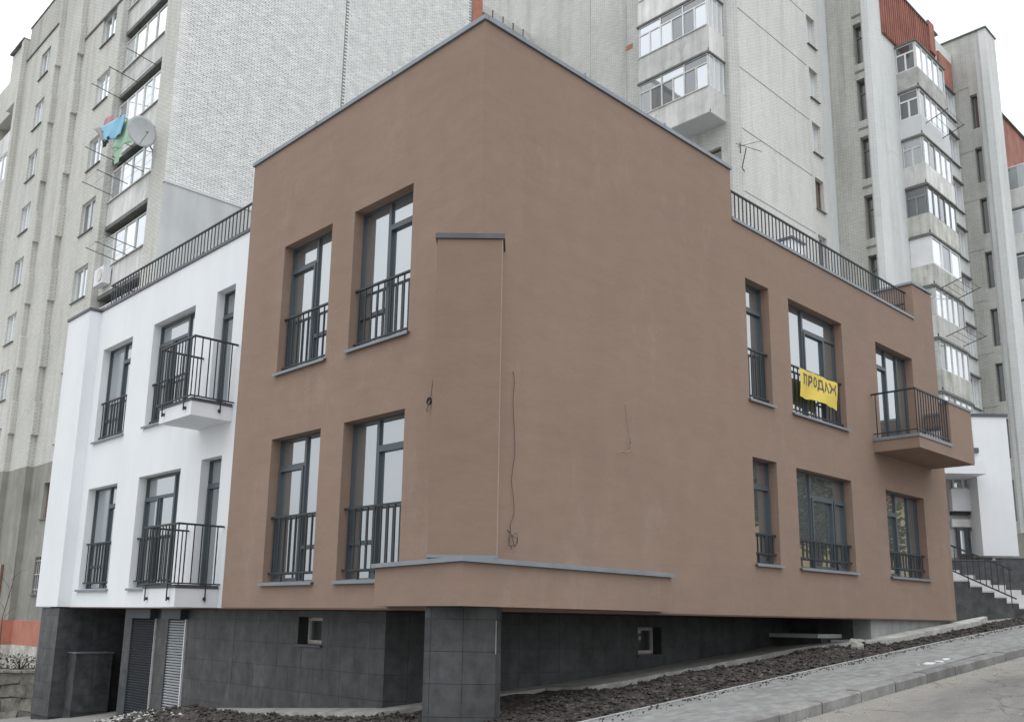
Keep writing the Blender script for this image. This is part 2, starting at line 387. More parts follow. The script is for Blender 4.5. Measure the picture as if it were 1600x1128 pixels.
def window(parent, F, rects, depth, fw=0.03, fmat='frame', gmat='glass', sashes=(), sill=None, back=True, gmats=None, name='window'):
    """rects: list of (s0,s1,z0,z1); frame bars round each light, a pane in each"""
    mb = MB(); d0, d1 = -depth - 0.07, -depth
    for k, (a, b, c, d) in enumerate(rects):
        mb.fbox(F, a, a + fw, d0, d1, c, d); mb.fbox(F, b - fw, b, d0, d1, c, d)
        mb.fbox(F, a + fw, b - fw, d0, d1, c, c + fw); mb.fbox(F, a + fw, b - fw, d0, d1, d - fw, d)
    w = mb.build(name, M[fmat], parent)
    for k, (a, b, c, d) in enumerate(rects):
        e = fw
        if k in sashes:
            q = MB(); a2, b2, c2, d2 = a + fw * 0.75, b - fw * 0.75, c + fw * 0.75, d - fw * 0.75; t = 0.045
            q.fbox(F, a2, a2 + t, d0 + 0.02, d1 + 0.018, c2, d2); q.fbox(F, b2 - t, b2, d0 + 0.02, d1 + 0.018, c2, d2)
            q.fbox(F, a2 + t, b2 - t, d0 + 0.02, d1 + 0.018, c2, c2 + t); q.fbox(F, a2 + t, b2 - t, d0 + 0.02, d1 + 0.018, d2 - t, d2)
            q.build('sash', M[fmat], w); e = fw * 0.75 + t
        g = (gmats or {}).get(k, gmat)
        MB().fbox(F, a + e - 0.004, b - e + 0.004, d0 + 0.02, d0 + 0.035, c + e - 0.004, d - e + 0.004).build('pane', M[g], w)
    if sill:
        a, b, z, out, sm = sill
        q = MB(); q.hexa([F.p(a, -depth, z), F.p(b, -depth, z), F.p(b, out, z - 0.03), F.p(a, out, z - 0.03),
                          F.p(a, -depth, z + 0.02), F.p(b, -depth, z + 0.02), F.p(b, out, z - 0.012), F.p(a, out, z - 0.012)])
        q.fbox(F, a, b, out - 0.002, out + 0.012, z - 0.055, z - 0.011)
        q.build('sill', M[sm], w)
    return w

def railing(parent, F, s0, s1, d, z0, z1, n, rmat='rail', name='railing', feet=None, ends=0.04, low=True):
    r = MB().fbox(F, s0 - ends, s1 + ends, d - 0.02, d + 0.02, z1 - 0.03, z1).build(name, M[rmat], parent)
    if low: MB().fbox(F, s0 - ends, s1 + ends, d - 0.015, d + 0.015, z0, z0 + 0.025).build('lower_rail', M[rmat], r)
    if feet is not None:
        for a in (s0 + 0.28 * (s1 - s0), s0 + 0.74 * (s1 - s0)): MB().fbox(F, a - 0.012, a + 0.012, d - 0.012, d + 0.012, feet, z0).build('foot', M[rmat], r)
    for k in range(n):
        a = s0 + (k + 0.5) * (s1 - s0) / n
        MB().fbox(F, a - 0.0115, a + 0.0115, d - 0.008, d + 0.008, z0 + (0.025 if low else 0), z1 - 0.03).build('baluster', M[rmat], r)
    return r

def coping(parent, F, s0, s1, d0, d1, z0, z1, piece=2.4, m='coping'):
    n = max(1, round((s1 - s0) / piece)); L = (s1 - s0) / n
    for k in range(n):
        mb = MB(); a, b = s0 + k * L + (0.002 if k else 0), s0 + (k + 1) * L - (0.002 if k < n - 1 else 0)
        mb.hexa([F.p(a, d0, z0 + 0.03), F.p(b, d0, z0 + 0.03), F.p(b, d1, z0), F.p(a, d1, z0), F.p(a, d0, z1 + 0.02), F.p(b, d0, z1 + 0.02), F.p(b, d1, z1 - 0.01), F.p(a, d1, z1 - 0.01)])
        if k:  # standing seam between sheets
            mb.fbox(F, a - 0.012, a + 0.001, d0 + 0.01, d1 + 0.006, z0 + 0.031, z1 + 0.028)
        mb.build('coping', M[m], parent)

def gz(x, y):
    z = -1.16 + 0.08 * max(-14, min(30, x))
    if y > 0: z -= 0.075 * min(y, 22)
    return z

# ================================================================== SETTING
def sheet(name, xs, ys, m, dz=0.0, kind='structure', fz=gz):
    mb = MB(); nx, ny = len(xs), len(ys)
    mb.v = [Vector((x, y, fz(x, y) + dz)) for y in ys for x in xs]
    mb.f = [(j * nx + i, j * nx + i + 1, (j + 1) * nx + i + 1, (j + 1) * nx + i) for j in range(ny - 1) for i in range(nx - 1)]
    o = mb.build(name, m, fix=False); o['kind'] = kind
    return o
xs = [-400, -200, -80, -40, -14] + [-12 + 2 * k for k in range(22)] + [35, 50, 80, 200, 400]
ys = [-400, -200, -80, -40, -12, -6, -3, 0] + [2 * k for k in range(1, 12)] + [24, 40, 80, 200, 400]
sheet('ground', xs, ys, M['ground'], -0.16)

def kerb_y(x): return -2.72 - (0.0045 * max(0, x - 3) ** 1.7)
def inner_y(x): return -1.40 - (0.0055 * max(0, x - 6.5) ** 1.8)
# road
RX = [-30 + 2 * k for k in range(36)]
mb = MB()
for i, x in enumerate(RX):
    y0 = kerb_y(x) - 0.20
    for j in range(9): y = y0 - j * 2.0; mb.v.append(Vector((x, y, gz(x, 0) - 0.125 - 0.0 * j)))
for i in range(len(RX) - 1):
    for j in range(8): a = i * 9 + j; mb.f.append((a, a + 1, a + 10, a + 9))
mb.build('road', M['road'], fix=True)['kind'] = 'structure'
# pavement bed with pavers
mb = MB(); PX = [-14 + 0.5 * k for k in range(90)]
for x in PX: mb.v += [Vector((x, kerb_y(x), gz(x, 0) - 0.012)), Vector((x, inner_y(x), gz(x, 0) - 0.012)), Vector((x, inner_y(x), gz(x, 0) - 0.3)), Vector((x, kerb_y(x), gz(x, 0) - 0.3))]
for i in range(len(PX) - 1):
    a = 4 * i; mb.f += [(a, a + 1, a + 5, a + 4), (a + 1, a + 2, a + 6, a + 5), (a + 3, a, a + 4, a + 7)]
pavement = mb.build('pavement', M['sand'], fix=True); pavement['kind'] = 'structure'
slope = math.atan(0.08)
pv = MB()
L_, W_, H_, B_ = 0.197, 0.097, 0.03, 0.006
c0 = [(-L_ / 2, -W_ / 2), (L_ / 2, -W_ / 2), (L_ / 2, W_ / 2), (-L_ / 2, W_ / 2)]
pv.v = [Vector((x, y, -H_)) for x, y in c0] + [Vector((x, y, -B_)) for x, y in c0] + [Vector((x - math.copysign(B_, x), y - math.copysign(B_, y), 0)) for x, y in c0]
pv.f = [(0, 1, 5, 4), (1, 2, 6, 5), (2, 3, 7, 6), (3, 0, 4, 7), (4, 5, 9, 8), (5, 6, 10, 9), (6, 7, 11, 10), (7, 4, 8, 11), (8, 9, 10, 11)]
pv_me = pv.mesh('paver', M['paver'])
spots = []
row = 0; y = -1.46
while y > -3.6:
    x = -4.0 + (0.1 if row % 2 else 0)
    while x < 26:
        if kerb_y(x) + 0.05 < y < inner_y(x) - 0.05: spots.append((x, y))
        x += 0.2
    y -= 0.1; row += 1
def vis(s):
    v = Vector((s[0], s[1], gz(s[0], 0))) - CAM; z = v.dot(FW); px = 800 + 1462 * v.dot(RT) / z; py = 658.8 - 1462 * v.dot(UP) / z
    return (0 < px < 1600 and py < 1128), v.length
spots.sort(key=lambda s: (not vis(s)[0], vis(s)[1]))
stuff = MB()
for k, (x, y) in enumerate(spots):
    z = gz(x, 0) + 0.006 + random.uniform(-0.003, 0.003); tilt = (random.uniform(-.012, .012), -slope + random.uniform(-.012, .012), 0)
    if k < 300: inst('paver', pv_me, (x, y, z), tilt, pavement)
    else:
        i = len(stuff.v); mt = Matrix.Translation((x, y, z)) @ Matrix.Rotation(-slope + tilt[1] * 0.3, 4, 'Y')
        stuff.v += [mt @ v for v in pv.v]; stuff.f += [tuple(i + q for q in f) for f in pv.f]
stuff.build('pavers', M['paver'], pavement, fix=False)['kind'] = 'stuff'
# pale spill on the pavement near the kerb
# edging strip between soil and pavement: thin kerb slabs
x = -3.0
while x < 26:
    y0, y1 = inner_y(x), inner_y(x + 0.98)
    MB().prism([(x, y0), (x + .98, y1), (x + .98, y1 + .05), (x, y0 + .05)], [gz(x, 0) - .2, gz(x + .98, 0) - .2, gz(x + .98, 0) - .2, gz(x, 0) - .2], [gz(x, 0) + .018, gz(x + .98, 0) + .018, gz(x + .98, 0) + .018, gz(x, 0) + .018]).build('edging_slab', M['edging'], pavement)
    x += 1.0
x = -4.0
while x < 26:
    x1 = x + random.choice((0.985, 0.985, 0.97)); y0, y1 = kerb_y(x), kerb_y(x1); a, b = gz(x, 0), gz(x1, 0); q = random.uniform(-.006, .006)
    mb = MB()
    mb.v = [Vector(p) for p in [(x, y0, a - .3), (x1, y1, b - .3), (x1, y1 - .19, b - .3), (x, y0 - .19, a - .3),
                                (x, y0, a + .012 + q), (x1, y1, b + .012 + q), (x1, y1 - .172, b + .012 + q), (x, y0 - .172, a + .012 + q),
                                (x, y0 - .19, a - .008 + q), (x1, y1 - .19, b - .008 + q)]]
    mb.f = [(0, 1, 5, 4), (4, 5, 6, 7), (7, 6, 9, 8), (8, 9, 2, 3), (0, 4, 7, 8, 3), (1, 2, 9, 6, 5), (0, 3, 2, 1)]
    mb.build('kerb_stone', M['kerb'], pavement)
    x += 1.0

def rnoise(t, s=0): return noise.noise(Vector((t, s, 1.7)))
# soil bed along both sides of the building
def soil_h(x, y):
    n = noise.noise(Vector((x * 1.3, y * 1.3, 0))) * 0.05 + noise.noise(Vector((x * 4, y * 4, 3))) * 0.04 + abs(noise.noise(Vector((x * 14, y * 14, 5)))) * 0.045
    z = gz(x, y) - 0.05 + n
    d = min(1, max(0, (inner_y(x) + 0.25 - y) / 0.25)); z -= 0.0
    if y < inner_y(x) + 0.3: z -= 0.05 * (inner_y(x) + 0.3 - y) / 0.3
    if x > -0.3:
        e = (apron_yB(x) if x > 3.2 else 2.35) if x > .9 else 9
        z -= 0.10 * max(0, min(1, 1 - (e - y) / .45))
    if x > -.1 and x < .9 and y > 2.0: z -= .10 * max(0, min(1, 1 - (.42 - x) / .45))
    # heap thrown up beside the plinth on the left
    z += 0.30 * math.exp(-((x + 1.15) / 0.75) ** 2 - ((y - 5.2) / 2.2) ** 2)
    z += 0.10 * math.exp(-((x + 1.0) / 0.8) ** 2 - ((y - 1.8) / 1.2) ** 2)
    return z
def soil_patch(name, x0, x1, y0, y1, step, inside):
    nx, ny = int((x1 - x0) / step) + 1, int((y1 - y0) / step) + 1
    mb = MB(); ok = {}
    for j in range(ny):
        for i in range(nx):
            x, y = x0 + i * step, y0 + j * step
            if inside(x, y): ok[i, j] = len(mb.v); mb.v.append(Vector((x, y, soil_h(x, y))))
    for (i, j), a in ok.items():
        b, c, d = ok.get((i + 1, j)), ok.get((i + 1, j + 1)), ok.get((i, j + 1))
        if b is not None and c is not None and d is not None: mb.f.append((a, b, c, d))
    o = mb.build(name, M['soil'], fix=False); o['kind'] = 'structure'
    return o
def apron_yB(x):   # outer broken edge of the apron on the right side
    if x > 10.6: return -0.32 - 0.03 * rnoise(x * 3)
    if x > 9.4: return -0.32 + (10.6 - x) / 1.2 * 1.15
    return 0.80 + 0.09 * rnoise(x * 2.3) + 0.05 * rnoise(x * 7, 4)
soil_patch('soil_bed_right', -1.9, 22.0, -2.4, 2.6, 0.07, lambda x, y: inner_y(x) + 0.05 <= y < (apron_yB(x) + 0.15 if x > 3.2 else 2.6))
soil_patch('soil_bed_left', -2.6, 0.75, -1.3, 8.6, 0.07, lambda x, y: (x < -1.83 or y > 2.67) and x < 0.55 and y > inner_y(x) + 0.05 and (x + 2.5 > 0.25 * rnoise(y * 1.5) - 0.1) and y < 8.3 + 0.6 * rnoise(x * 2, 9) - 0.6 * max(0, -x - 1))
# clods: loose lumps too many to count
def lump(mb, c, r, sq=0.7):
    i = len(mb.v); ph = random.random() * 6
    for k in range(5):
        a = ph + k * 1.2566; q = r * random.uniform(.75, 1.2); mb.v.append(Vector((c[0] + q * math.cos(a), c[1] + q * math.sin(a), c[2] + random.uniform(-.2, .2) * r)))
    mb.v.append(Vector((c[0] + random.uniform(-.3, .3) * r, c[1], c[2] + r * sq))); mb.v.append(Vector((c[0], c[1], c[2] - r * sq)))
    for k in range(5): mb.f += [(i + k, i + (k + 1) % 5, i + 5), (i + (k + 1) % 5, i + k, i + 6)]
cl = MB()
for k in range(15000):
    if k % 3:
        x = random.uniform(-1.8, 18); y = random.uniform(inner_y(x) + .1, apron_yB(x) + .05)
    else: x = random.uniform(-2.2, 0.4); y = random.uniform(-1.0, 8.0)
    r = random.choice((0.012, 0.016, 0.02, 0.028, 0.04)) * random.uniform(.7, 1.3)
    lump(cl, (x, y, soil_h(x, y) + r * 0.25), r)
for k in range(500):   # clods spilled over the edging
    x = random.uniform(-1.5, 15); y = inner_y(x) - abs(random.gauss(0, .12)); r = random.uniform(.006, .018); lump(cl, (x, y, gz(x, 0) + .012 + r * .3), r)
o = cl.build('soil_clods', M['soil'], fix=False); o['kind'] = 'stuff'; tag(o, 'loose dark soil clods strewn over the bed along the building', 'soil')
# pale rubble crumbs near the left corner
cl = MB()
for k in range(1500):
    a = random.random(); x = -2.35 + random.gauss(0, .45) + a * 0.9; y = 4.8 + a * 4.0 + random.gauss(0, .5)
    r = random.uniform(.01, .035); lump(cl, (x, y, max(gz(x, y) - .15, soil_h(x, y) if y < 8 else gz(x, y) - .16) + r * .4), r)
for k in range(120):
    x = random.uniform(-.6, 0.1); y = random.uniform(-1.25, -1.0) if k % 2 else random.uniform(-1.2, -.8); r = random.uniform(.008, .025); lump(cl, (x, y, soil_h(x, y) + .01), r)
for k in range(700):
    x = random.uniform(-1, 16); y = kerb_y(x) - .2 - abs(random.gauss(0, .22)); r = random.uniform(.004, .014); lump(cl, (x, y, gz(x, 0) - .125 + r * .4), r)
o = cl.build('rubble_crumbs', M['apron'], fix=False); o['kind'] = 'stuff'; tag(o, 'pale rubble crumbs scattered along the kerb and by the soil heap', 'rubble')

# concrete apron round the plinth, with a broken edge
def apron(name, pts_in, pts_out, th=0.10):
    mb = MB(); n = len(pts_in)
    for (a, b) in zip(pts_in, pts_out):
        za, zb = gz(*a) + 0.01, gz(*b) - 0.0
        mb.v += [Vector((*a, za)), Vector((*b, zb)), Vector((b[0], b[1], zb - th)), Vector((*a, za - th))]
    for k in range(n - 1):
        i = 4 * k; mb.f += [(i, i + 1, i + 5, i + 4), (i + 1, i + 2, i + 6, i + 5), (i + 2, i + 3, i + 7, i + 6)]
    mb.f += [(0, 3, 2, 1), (4 * n - 4, 4 * n - 3, 4 * n - 2, 4 * n - 1)]
    o = mb.build(name, M['apron']); o['kind'] = 'structure'; return o
pin, pout = [], []
x = 3.1
while x < 17.2:
    if x < 4.05: yi = 2.75 - (x - 0.8) / 3.25 * 0.9
    elif x < 10.9: yi = 1.86
    elif x < 15.12: yi = 0.12
    else: yi = 0.12
    pin.append((x, yi)); pout.append((x, min(yi - 0.05, apron_yB(x)) + .03 * rnoise(x * 19, 2) + (max(0, x - 15.5) * .2))); x += 0.06
apron('apron_right', pin, pout)
pin, pout = [], []
y = 8.4
while y > 2.75: pin.append((0.82, y)); pout.append((0.42 + .05 * rnoise(y * 3, 7) + .03 * rnoise(y * 13, 2), y)); y -= 0.06
pin.append((0.8, 2.74)); pout.append((0.42, 2.35))
x = 0.8
while x < 3.1: pin.append((x, 2.75 - (x - 0.8) / 3.25 * 0.9)); pout.append((x, 2.28 - (x - .8) / 3.25 * .9 + .05 * rnoise(x * 4, 3))); x += 0.06
apron('apron_left', pin, pout)

# ================================================================== THE NEW TWO-STOREY BUILDING
B = thing('commercial_building', 'new brown and white two-storey building on a dark tiled plinth at the corner', 'building', (0, 0, -1.2))
A0, A4, B0 = FA(0), FA(0.4), FB(0)
ZB = 0.10                    # underside of the rendered volume
UPZ, LOZ = (3.9, 6.13), (0.49, 2.79)
# --- brown walls
hA = [(1.46, 2.91, *UPZ), (3.52, 4.95, *UPZ), (1.46, 2.91, *LOZ), (3.52, 4.95, *LOZ)]
wall(A0, 0.351, 6.22, ZB, 8.05, hA, 0.35).build('wall', M['brown'], B)
hB = [(6.48, 7.28, 3.85, 6.09), (8.0, 10.18, 3.85, 6.09), (11.75, 13.68, 3.78, 6.06), (6.5, 7.31, .98, 2.81), (8.01, 10.21, .98, 2.80), (11.78, 13.75, .98, 2.79)]
wall(B0, 0.0, 15.13, ZB, 8.05, hB + [(6.10, 15.13, 7.08, 8.05)], 0.35).build('wall', M['brown'], B)
MB().box((0.351, 5.87, 6.9), (5.74, 6.22, 8.05)).build('wall', M['brown'], B)          # return of the brown volume beside the white wall
MB().box((6.10 - .35, 0.351, 7.083), (6.10, 6.22, 8.05)).build('wall', M['brown'], B)
MB().box((15.13 - .35, 0.351, ZB), (15.13, 10.0, 7.08)).build('wall', M['brown'], B)
MB().box((14.0, 0.0, 7.081), (15.13, 1.15, 7.98)).build('parapet_pier', M['brown'], B)
coping(B, Frame((13.98, 0, 0), (0, 1, 0), (-1, 0, 0)), -0.03, 1.18, -1.19, 0.03, 7.983, 8.05, 9)
# roofs
MB().box((0.351, 0.351, 7.55), (5.74, 5.86, 7.7)).build('roof', M['concrete'], B)
MB().box((6.11, 0.36, 6.75), (14.77, 10.0, 6.9)).build('roof', M['concrete'], B)
MB().box((0.76, 6.23, 6.75), (5.9, 14.1, 6.9)).build('roof', M['concrete'], B)
# floor soffit
MB().prism([(0.02, 0.02), (15.1, 0.02), (15.1, 9.9), (6, 9.9), (6, 15.4), (.42, 15.4), (.42, 6.2), (.02, 6.2)], ZB - 0.02, ZB + 0.3).build('soffit', M['brown'], B)
coping(B, A0, -0.03, 6.25, -0.36, 0.035, 8.053, 8.13, 2.1)
coping(B, B0, 0.33 - .3, 6.12, -0.36, 0.035, 8.053, 8.13, 2.0)
coping(B, B0, 6.104, 13.95, -0.36, 0.03, 7.083, 7.15, 2.6)
# --- white wing
hW = [(12.07, 13.75, 3.88, 6.12), (9.02, 10.98, 3.88, 6.15), (7.38, 8.12, 3.72, 6.2), (12.1, 13.75, .49, 2.77), (9.05, 11.0, .49, 2.79), (7.4, 8.2, .36, 2.86)]
wall(A4, 6.222, 14.14, ZB, 7.14, hW, 0.35).build('wall', M['white'], B)
mb = MB(); mb.box((0.13, 14.141, ZB), (0.75, 15.55, 7.14)); mb.build('wall', M['white'], B)
MB().box((0.751, 15.2, ZB), (6, 15.55, 7.14)).build('wall', M['white'], B)
coping(B, A4, 6.26, 14.12, -0.36, 0.03, 7.143, 7.215, 2.4, 'copingdark')
coping(B, FA(0.13), 14.11, 15.58, -0.62, 0.03, 7.143, 7.215, 3, 'copingdark')

def lights(cols):
    """cols: (s0,s1,[z breaks]) -> rects"""
    out = []
    for s0, s1, zs in cols:
        for a, b in zip(zs, zs[1:]): out.append((s0, s1, a, b))
    return out
# brown facade, left side
def winA(F, cols, sashes, sill, rail, d=0.17, nb=9, feet=None, rd=-0.10, fz=0.0):
    w = window(B, F, lights(cols), d, sashes=sashes, sill=sill)
    s0, s1, z0, z1 = rail
    railing(B, F, s0, s1, rd, z0, z1, nb, feet=feet, name='window_railing')
    return w
winA(A0, [(1.46, 2.22, [3.9, 5.72, 6.13]), (2.22, 2.91, [3.9, 4.43, 6.13])], (0,), (1.42, 2.95, 3.9, 0.045, 'coping'), (1.48, 2.89, 3.98, 4.86), nb=9)
winA(A0, [(3.52, 4.18, [3.9, 4.42, 6.13]), (4.18, 4.95, [3.9, 5.72, 6.13])], (2,), (3.48, 4.99, 3.9, 0.045, 'coping'), (3.54, 4.93, 3.98, 4.86), nb=9)
winA(A0, [(1.46, 2.28, [.49, 2.36, 2.79]), (2.28, 2.91, [.49, 1.02, 2.79])], (0,), (1.42, 2.95, .49, 0.045, 'coping'), (1.48, 2.89, .62, 1.53), nb=9, feet=.50)
winA(A0, [(3.52, 4.18, [.49, 1.02, 2.79]), (4.18, 4.95, [.49, 2.33, 2.79])], (2,), (3.48, 4.99, .49, 0.045, 'coping'), (3.54, 4.93, .62, 1.53), nb=9, feet=.50)
# white facade
for (z0, z1, zt, zr0, zr1, ft) in ((3.88, 6.12, 5.70, 3.96, 4.82, None), (.49, 2.77, 2.34, .62, 1.52, .5)):
    sm = 'greyrender'
    winA(A4, [(12.08, 12.88, [z0, zt, z1]), (12.88, 13.75, [z0, z0 + .5, z1])], (0,), (12.04, 13.79, z0, 0.045, 'coping'), (12.1, 13.73, zr0, zr1), nb=10, feet=ft)
    F = A4
    rects = [(9.03, 9.62, z0, z1), (9.62, 10.98, zt, z1), (9.62, 10.28, z0, zt), (10.28, 10.98, z0, zt)]
    window(B, F, rects, 0.17, sashes=(3,), sill=(8.98, 11.03, z0, .045, 'coping'))
    railing(B, F, 9.05, 10.95, -0.1, zr0, zr1, 12, feet=ft, name='window_railing')
window(B, A4, [(7.38, 8.12, 3.72, 5.72), (7.38, 8.12, 5.72, 6.2)], 0.17, sashes=(0,), name='balcony_door')
window(B, A4, [(7.4, 8.2, .36, 2.38), (7.4, 8.2, 2.38, 2.86)], 0.17, sashes=(0,), name='balcony_door')
# right side
def winB(cols_rects, sashes, hole, rail, nb, feet=None):
    a, b, z0, z1 = hole
    window(B, B0, cols_rects, 0.17, sashes=sashes, sill=(a - .04, b + .04, z0, .045, 'coping'))
    if rail: railing(B, B0, a + .03, b - .03, -0.09, rail[0], rail[1], nb, feet=feet, name='window_railing')
winB([(6.48, 7.28, 3.85, 5.62), (6.48, 7.28, 5.62, 6.09)], (0,), hB[0], (3.93, 4.82), 5)
winB([(8.0, 8.82, 3.85, 6.09), (8.82, 10.18, 5.68, 6.09), (8.82, 9.68, 3.85, 5.68), (9.68, 10.18, 3.85, 5.68)], (2,), hB[1], (3.93, 4.82), 14)
window(B, B0, [(11.75, 12.6, 3.78, 5.62), (11.75, 12.6, 5.62, 6.06), (12.6, 13.2, 3.78, 6.06), (13.2, 13.68, 3.78, 6.06)], 0.17, sashes=(0,), name='balcony_door')
winB([(6.5, 7.31, .98, 2.36), (6.5, 7.31, 2.36, 2.81)], (0,), hB[3], (1.15, 1.51), 6, .99)
winB([(8.01, 8.82, .98, 2.8), (8.82, 10.21, 2.36, 2.8), (8.82, 9.70, .98, 2.36), (9.70, 10.21, .98, 2.36)], (2, 3), hB[4], (1.15, 1.51), 14, .99)
winB([(11.78, 12.62, .98, 2.34), (11.78, 12.62, 2.34, 2.79), (12.62, 13.26, .98, 2.79), (13.26, 13.75, .98, 2.79)], (0,), hB[5], (1.15, 1.51), 13, .99)
# dim rooms behind the glass
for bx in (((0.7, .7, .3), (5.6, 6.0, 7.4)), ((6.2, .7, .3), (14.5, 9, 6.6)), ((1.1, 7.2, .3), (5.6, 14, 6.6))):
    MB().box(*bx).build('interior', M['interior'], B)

# --- balconies on the white side
def balcony_left(z_s, z_c, zr0, zr1, low):
    y0, y1, x0 = 7.13, 8.42, -0.40
    mb = MB(); mb.box((x0, y0, z_s), (0.4, y1, z_c)); b = mb.build('balcony', M['white'], B)
    MB().box((x0 - .015, y0 - .015, z_c + .002), (0.38, y1 + .015, z_c + .06)).build('coping', M['copingdark'], b)
    rl = None
    for z, w in ((zr1, .035), (zr0, .025)):
        q = MB(); xo = x0 - .05
        q.box((xo - w / 2, y0 - .06, z - w / 2), (xo + w / 2, y1 + .06, z + w / 2))
        q.box((xo + w / 2 - .001, y0 - .06, z - w / 2 + .001), (0.39, y0 - .06 + w, z + w / 2 - .001)); q.box((xo + w / 2 - .001, y1 + .06 - w, z - w / 2 + .001), (0.39, y1 + .06, z + w / 2 - .001))
        if rl is None: rl = q.build('railing', M['rail'], b)
        else: q.build('lower_rail', M['rail'], rl)
    posts = []
    n = 11
    for k in range(n + 1): posts.append((x0 - .05, y0 - .04 + k * (y1 - y0 + .08) / n, k in (2, 9)))
    for k in range(1, 6): posts.append((x0 - .05 + k * .145, y0 - .045, k == 4)); posts.append((x0 - .05 + k * .145, y1 + .045, False))
    for x, y, dn in posts:
        MB().box((x - .009, y - .009, zr0 if not dn else z_s + .10), (x + .009, y + .009, zr1)).build('baluster', M['rail'], rl)
        if dn:
            if y < y0: MB().box((x - .02, y, z_s + .12), (x + .02, y0, z_s + .17)).build('bracket', M['rail'], rl)
            else: MB().box((x, y - .02, z_s + .12), (x0, y + .02, z_s + .17)).build('bracket', M['rail'], rl)
balcony_left(3.46, 3.72, 3.80, 4.90, False)
balcony_left(ZB, 0.42, .50, 1.52, True)
# balcony on the right side
bb = MB().box((11.33, -0.97, 3.53), (13.049, 0.0, 3.76)).build('balcony', M['brown'], B)
MB().box((13.05, -0.97, 3.53), (14.33, -0.771, 4.74)).build('parapet', M['brown'], bb)
MB().box((14.131, -0.77, 3.53), (14.33, 0.0, 4.74)).build('parapet', M['brown'], bb)
MB().box((13.05, -0.77, 3.53), (14.13, 0.0, 3.76)).build('balcony_floor', M['brown'], bb)
MB().box((14.08, -.62, 3.79), (14.128, -.03, 4.38)).build('white_panel', M['whiteframe'], bb)  # added white sheet for the bright view through an opening in the side
MB().box((14.06, -.70, 3.79), (14.128, -.621, 4.45)).build('panel_trim', M['copingdark'], bb)
MB().box((14.06, -.62, 4.381), (14.128, -.03, 4.45)).build('panel_trim', M['copingdark'], bb)
MB().box((13.03, -0.99, 4.743), (14.35, -0.75, 4.80)).build('coping', M['coping'], bb)
MB().box((14.11, -0.748, 4.743), (14.35, 0.0, 4.80)).build('coping', M['coping'], bb)
MB().box((11.31, -0.99, 3.763), (13.03, -0.80, 3.83)).build('coping', M['coping'], bb)
MB().box((11.31, -0.798, 3.763), (11.50, -0.002, 3.83)).build('coping', M['coping'], bb)
q = MB(); q.bar((11.353, -.93, 4.78), (13.04, -.93, 4.78), .035); q.bar((11.37, -.912, 4.78), (11.37, .03, 4.78), .034); rl = q.build('railing', M['rail'], bb)
q = MB(); q.bar((11.36, -.93, 3.92), (13.04, -.93, 3.92), .022); q.bar((11.37, -.918, 3.92), (11.37, -.01, 3.92), .021); q.build('lower_rail', M['rail'], rl)
for k in range(13): x = 11.37 + k * .134; MB().box((x - .009, -.939, 3.83), (x + .009, -.921, 4.765)).build('baluster', M['rail'], rl)
for k in range(1, 5): y = -.93 + k * .21; MB().box((11.361, y - .009, 3.83), (11.379, y + .009, 4.765)).build('baluster', M['rail'], rl)
# white panel and dark trim above stand in for a side opening

# --- corner pillar
tv, nv = Vector((1, -1, 0)).normalized(), Vector((-1, -1, 0)).normalized()
PF = Frame(nv * 0.10, tv, nv)
MB().fbox(PF, -0.55, 0.30, -0.55, 0.0, 0.69, 4.795).build('pillar', M['browndark'], B)
mb = MB(); mb.fbox(PF, -0.575, 0.325, -0.50, 0.025, 4.80, 4.868); mb.build('pillar_cap', M['copingdark'], B)
MB().fbox(PF, -0.555, 0.305, -0.5, 0.012, 0.70, 0.735).build('flashing', M['coping'], B)
MB().fbox(PF, 0.285, 0.302, -0.012, 0.002, 0.74, 4.79).build('corner_bead', M['bead'], B)
# pointed parapet band round the pillar
band = [(-0.22, 1.68), (-0.66, -0.55), (3.78, -0.20), (3.78, -0.001), (-0.001, -0.001), (-0.001, 1.68)]
MB().prism(band, 0.125, 0.615).build('parapet_band', M['brown'], B)
def off(p, c, k): return (p[0] + (p[0] - c[0]) * k, p[1] + (p[1] - c[1]) * k)
cb = [(-0.275, 1.70), (-0.715, -0.605), (3.80, -0.25), (3.80, -0.002), (-0.002, -0.002), (-0.002, 1.70)]
MB().prism(cb, [.618] * 6, [.672, .672, .672, .70, .72, .70]).build('coping', M['coping'], B)

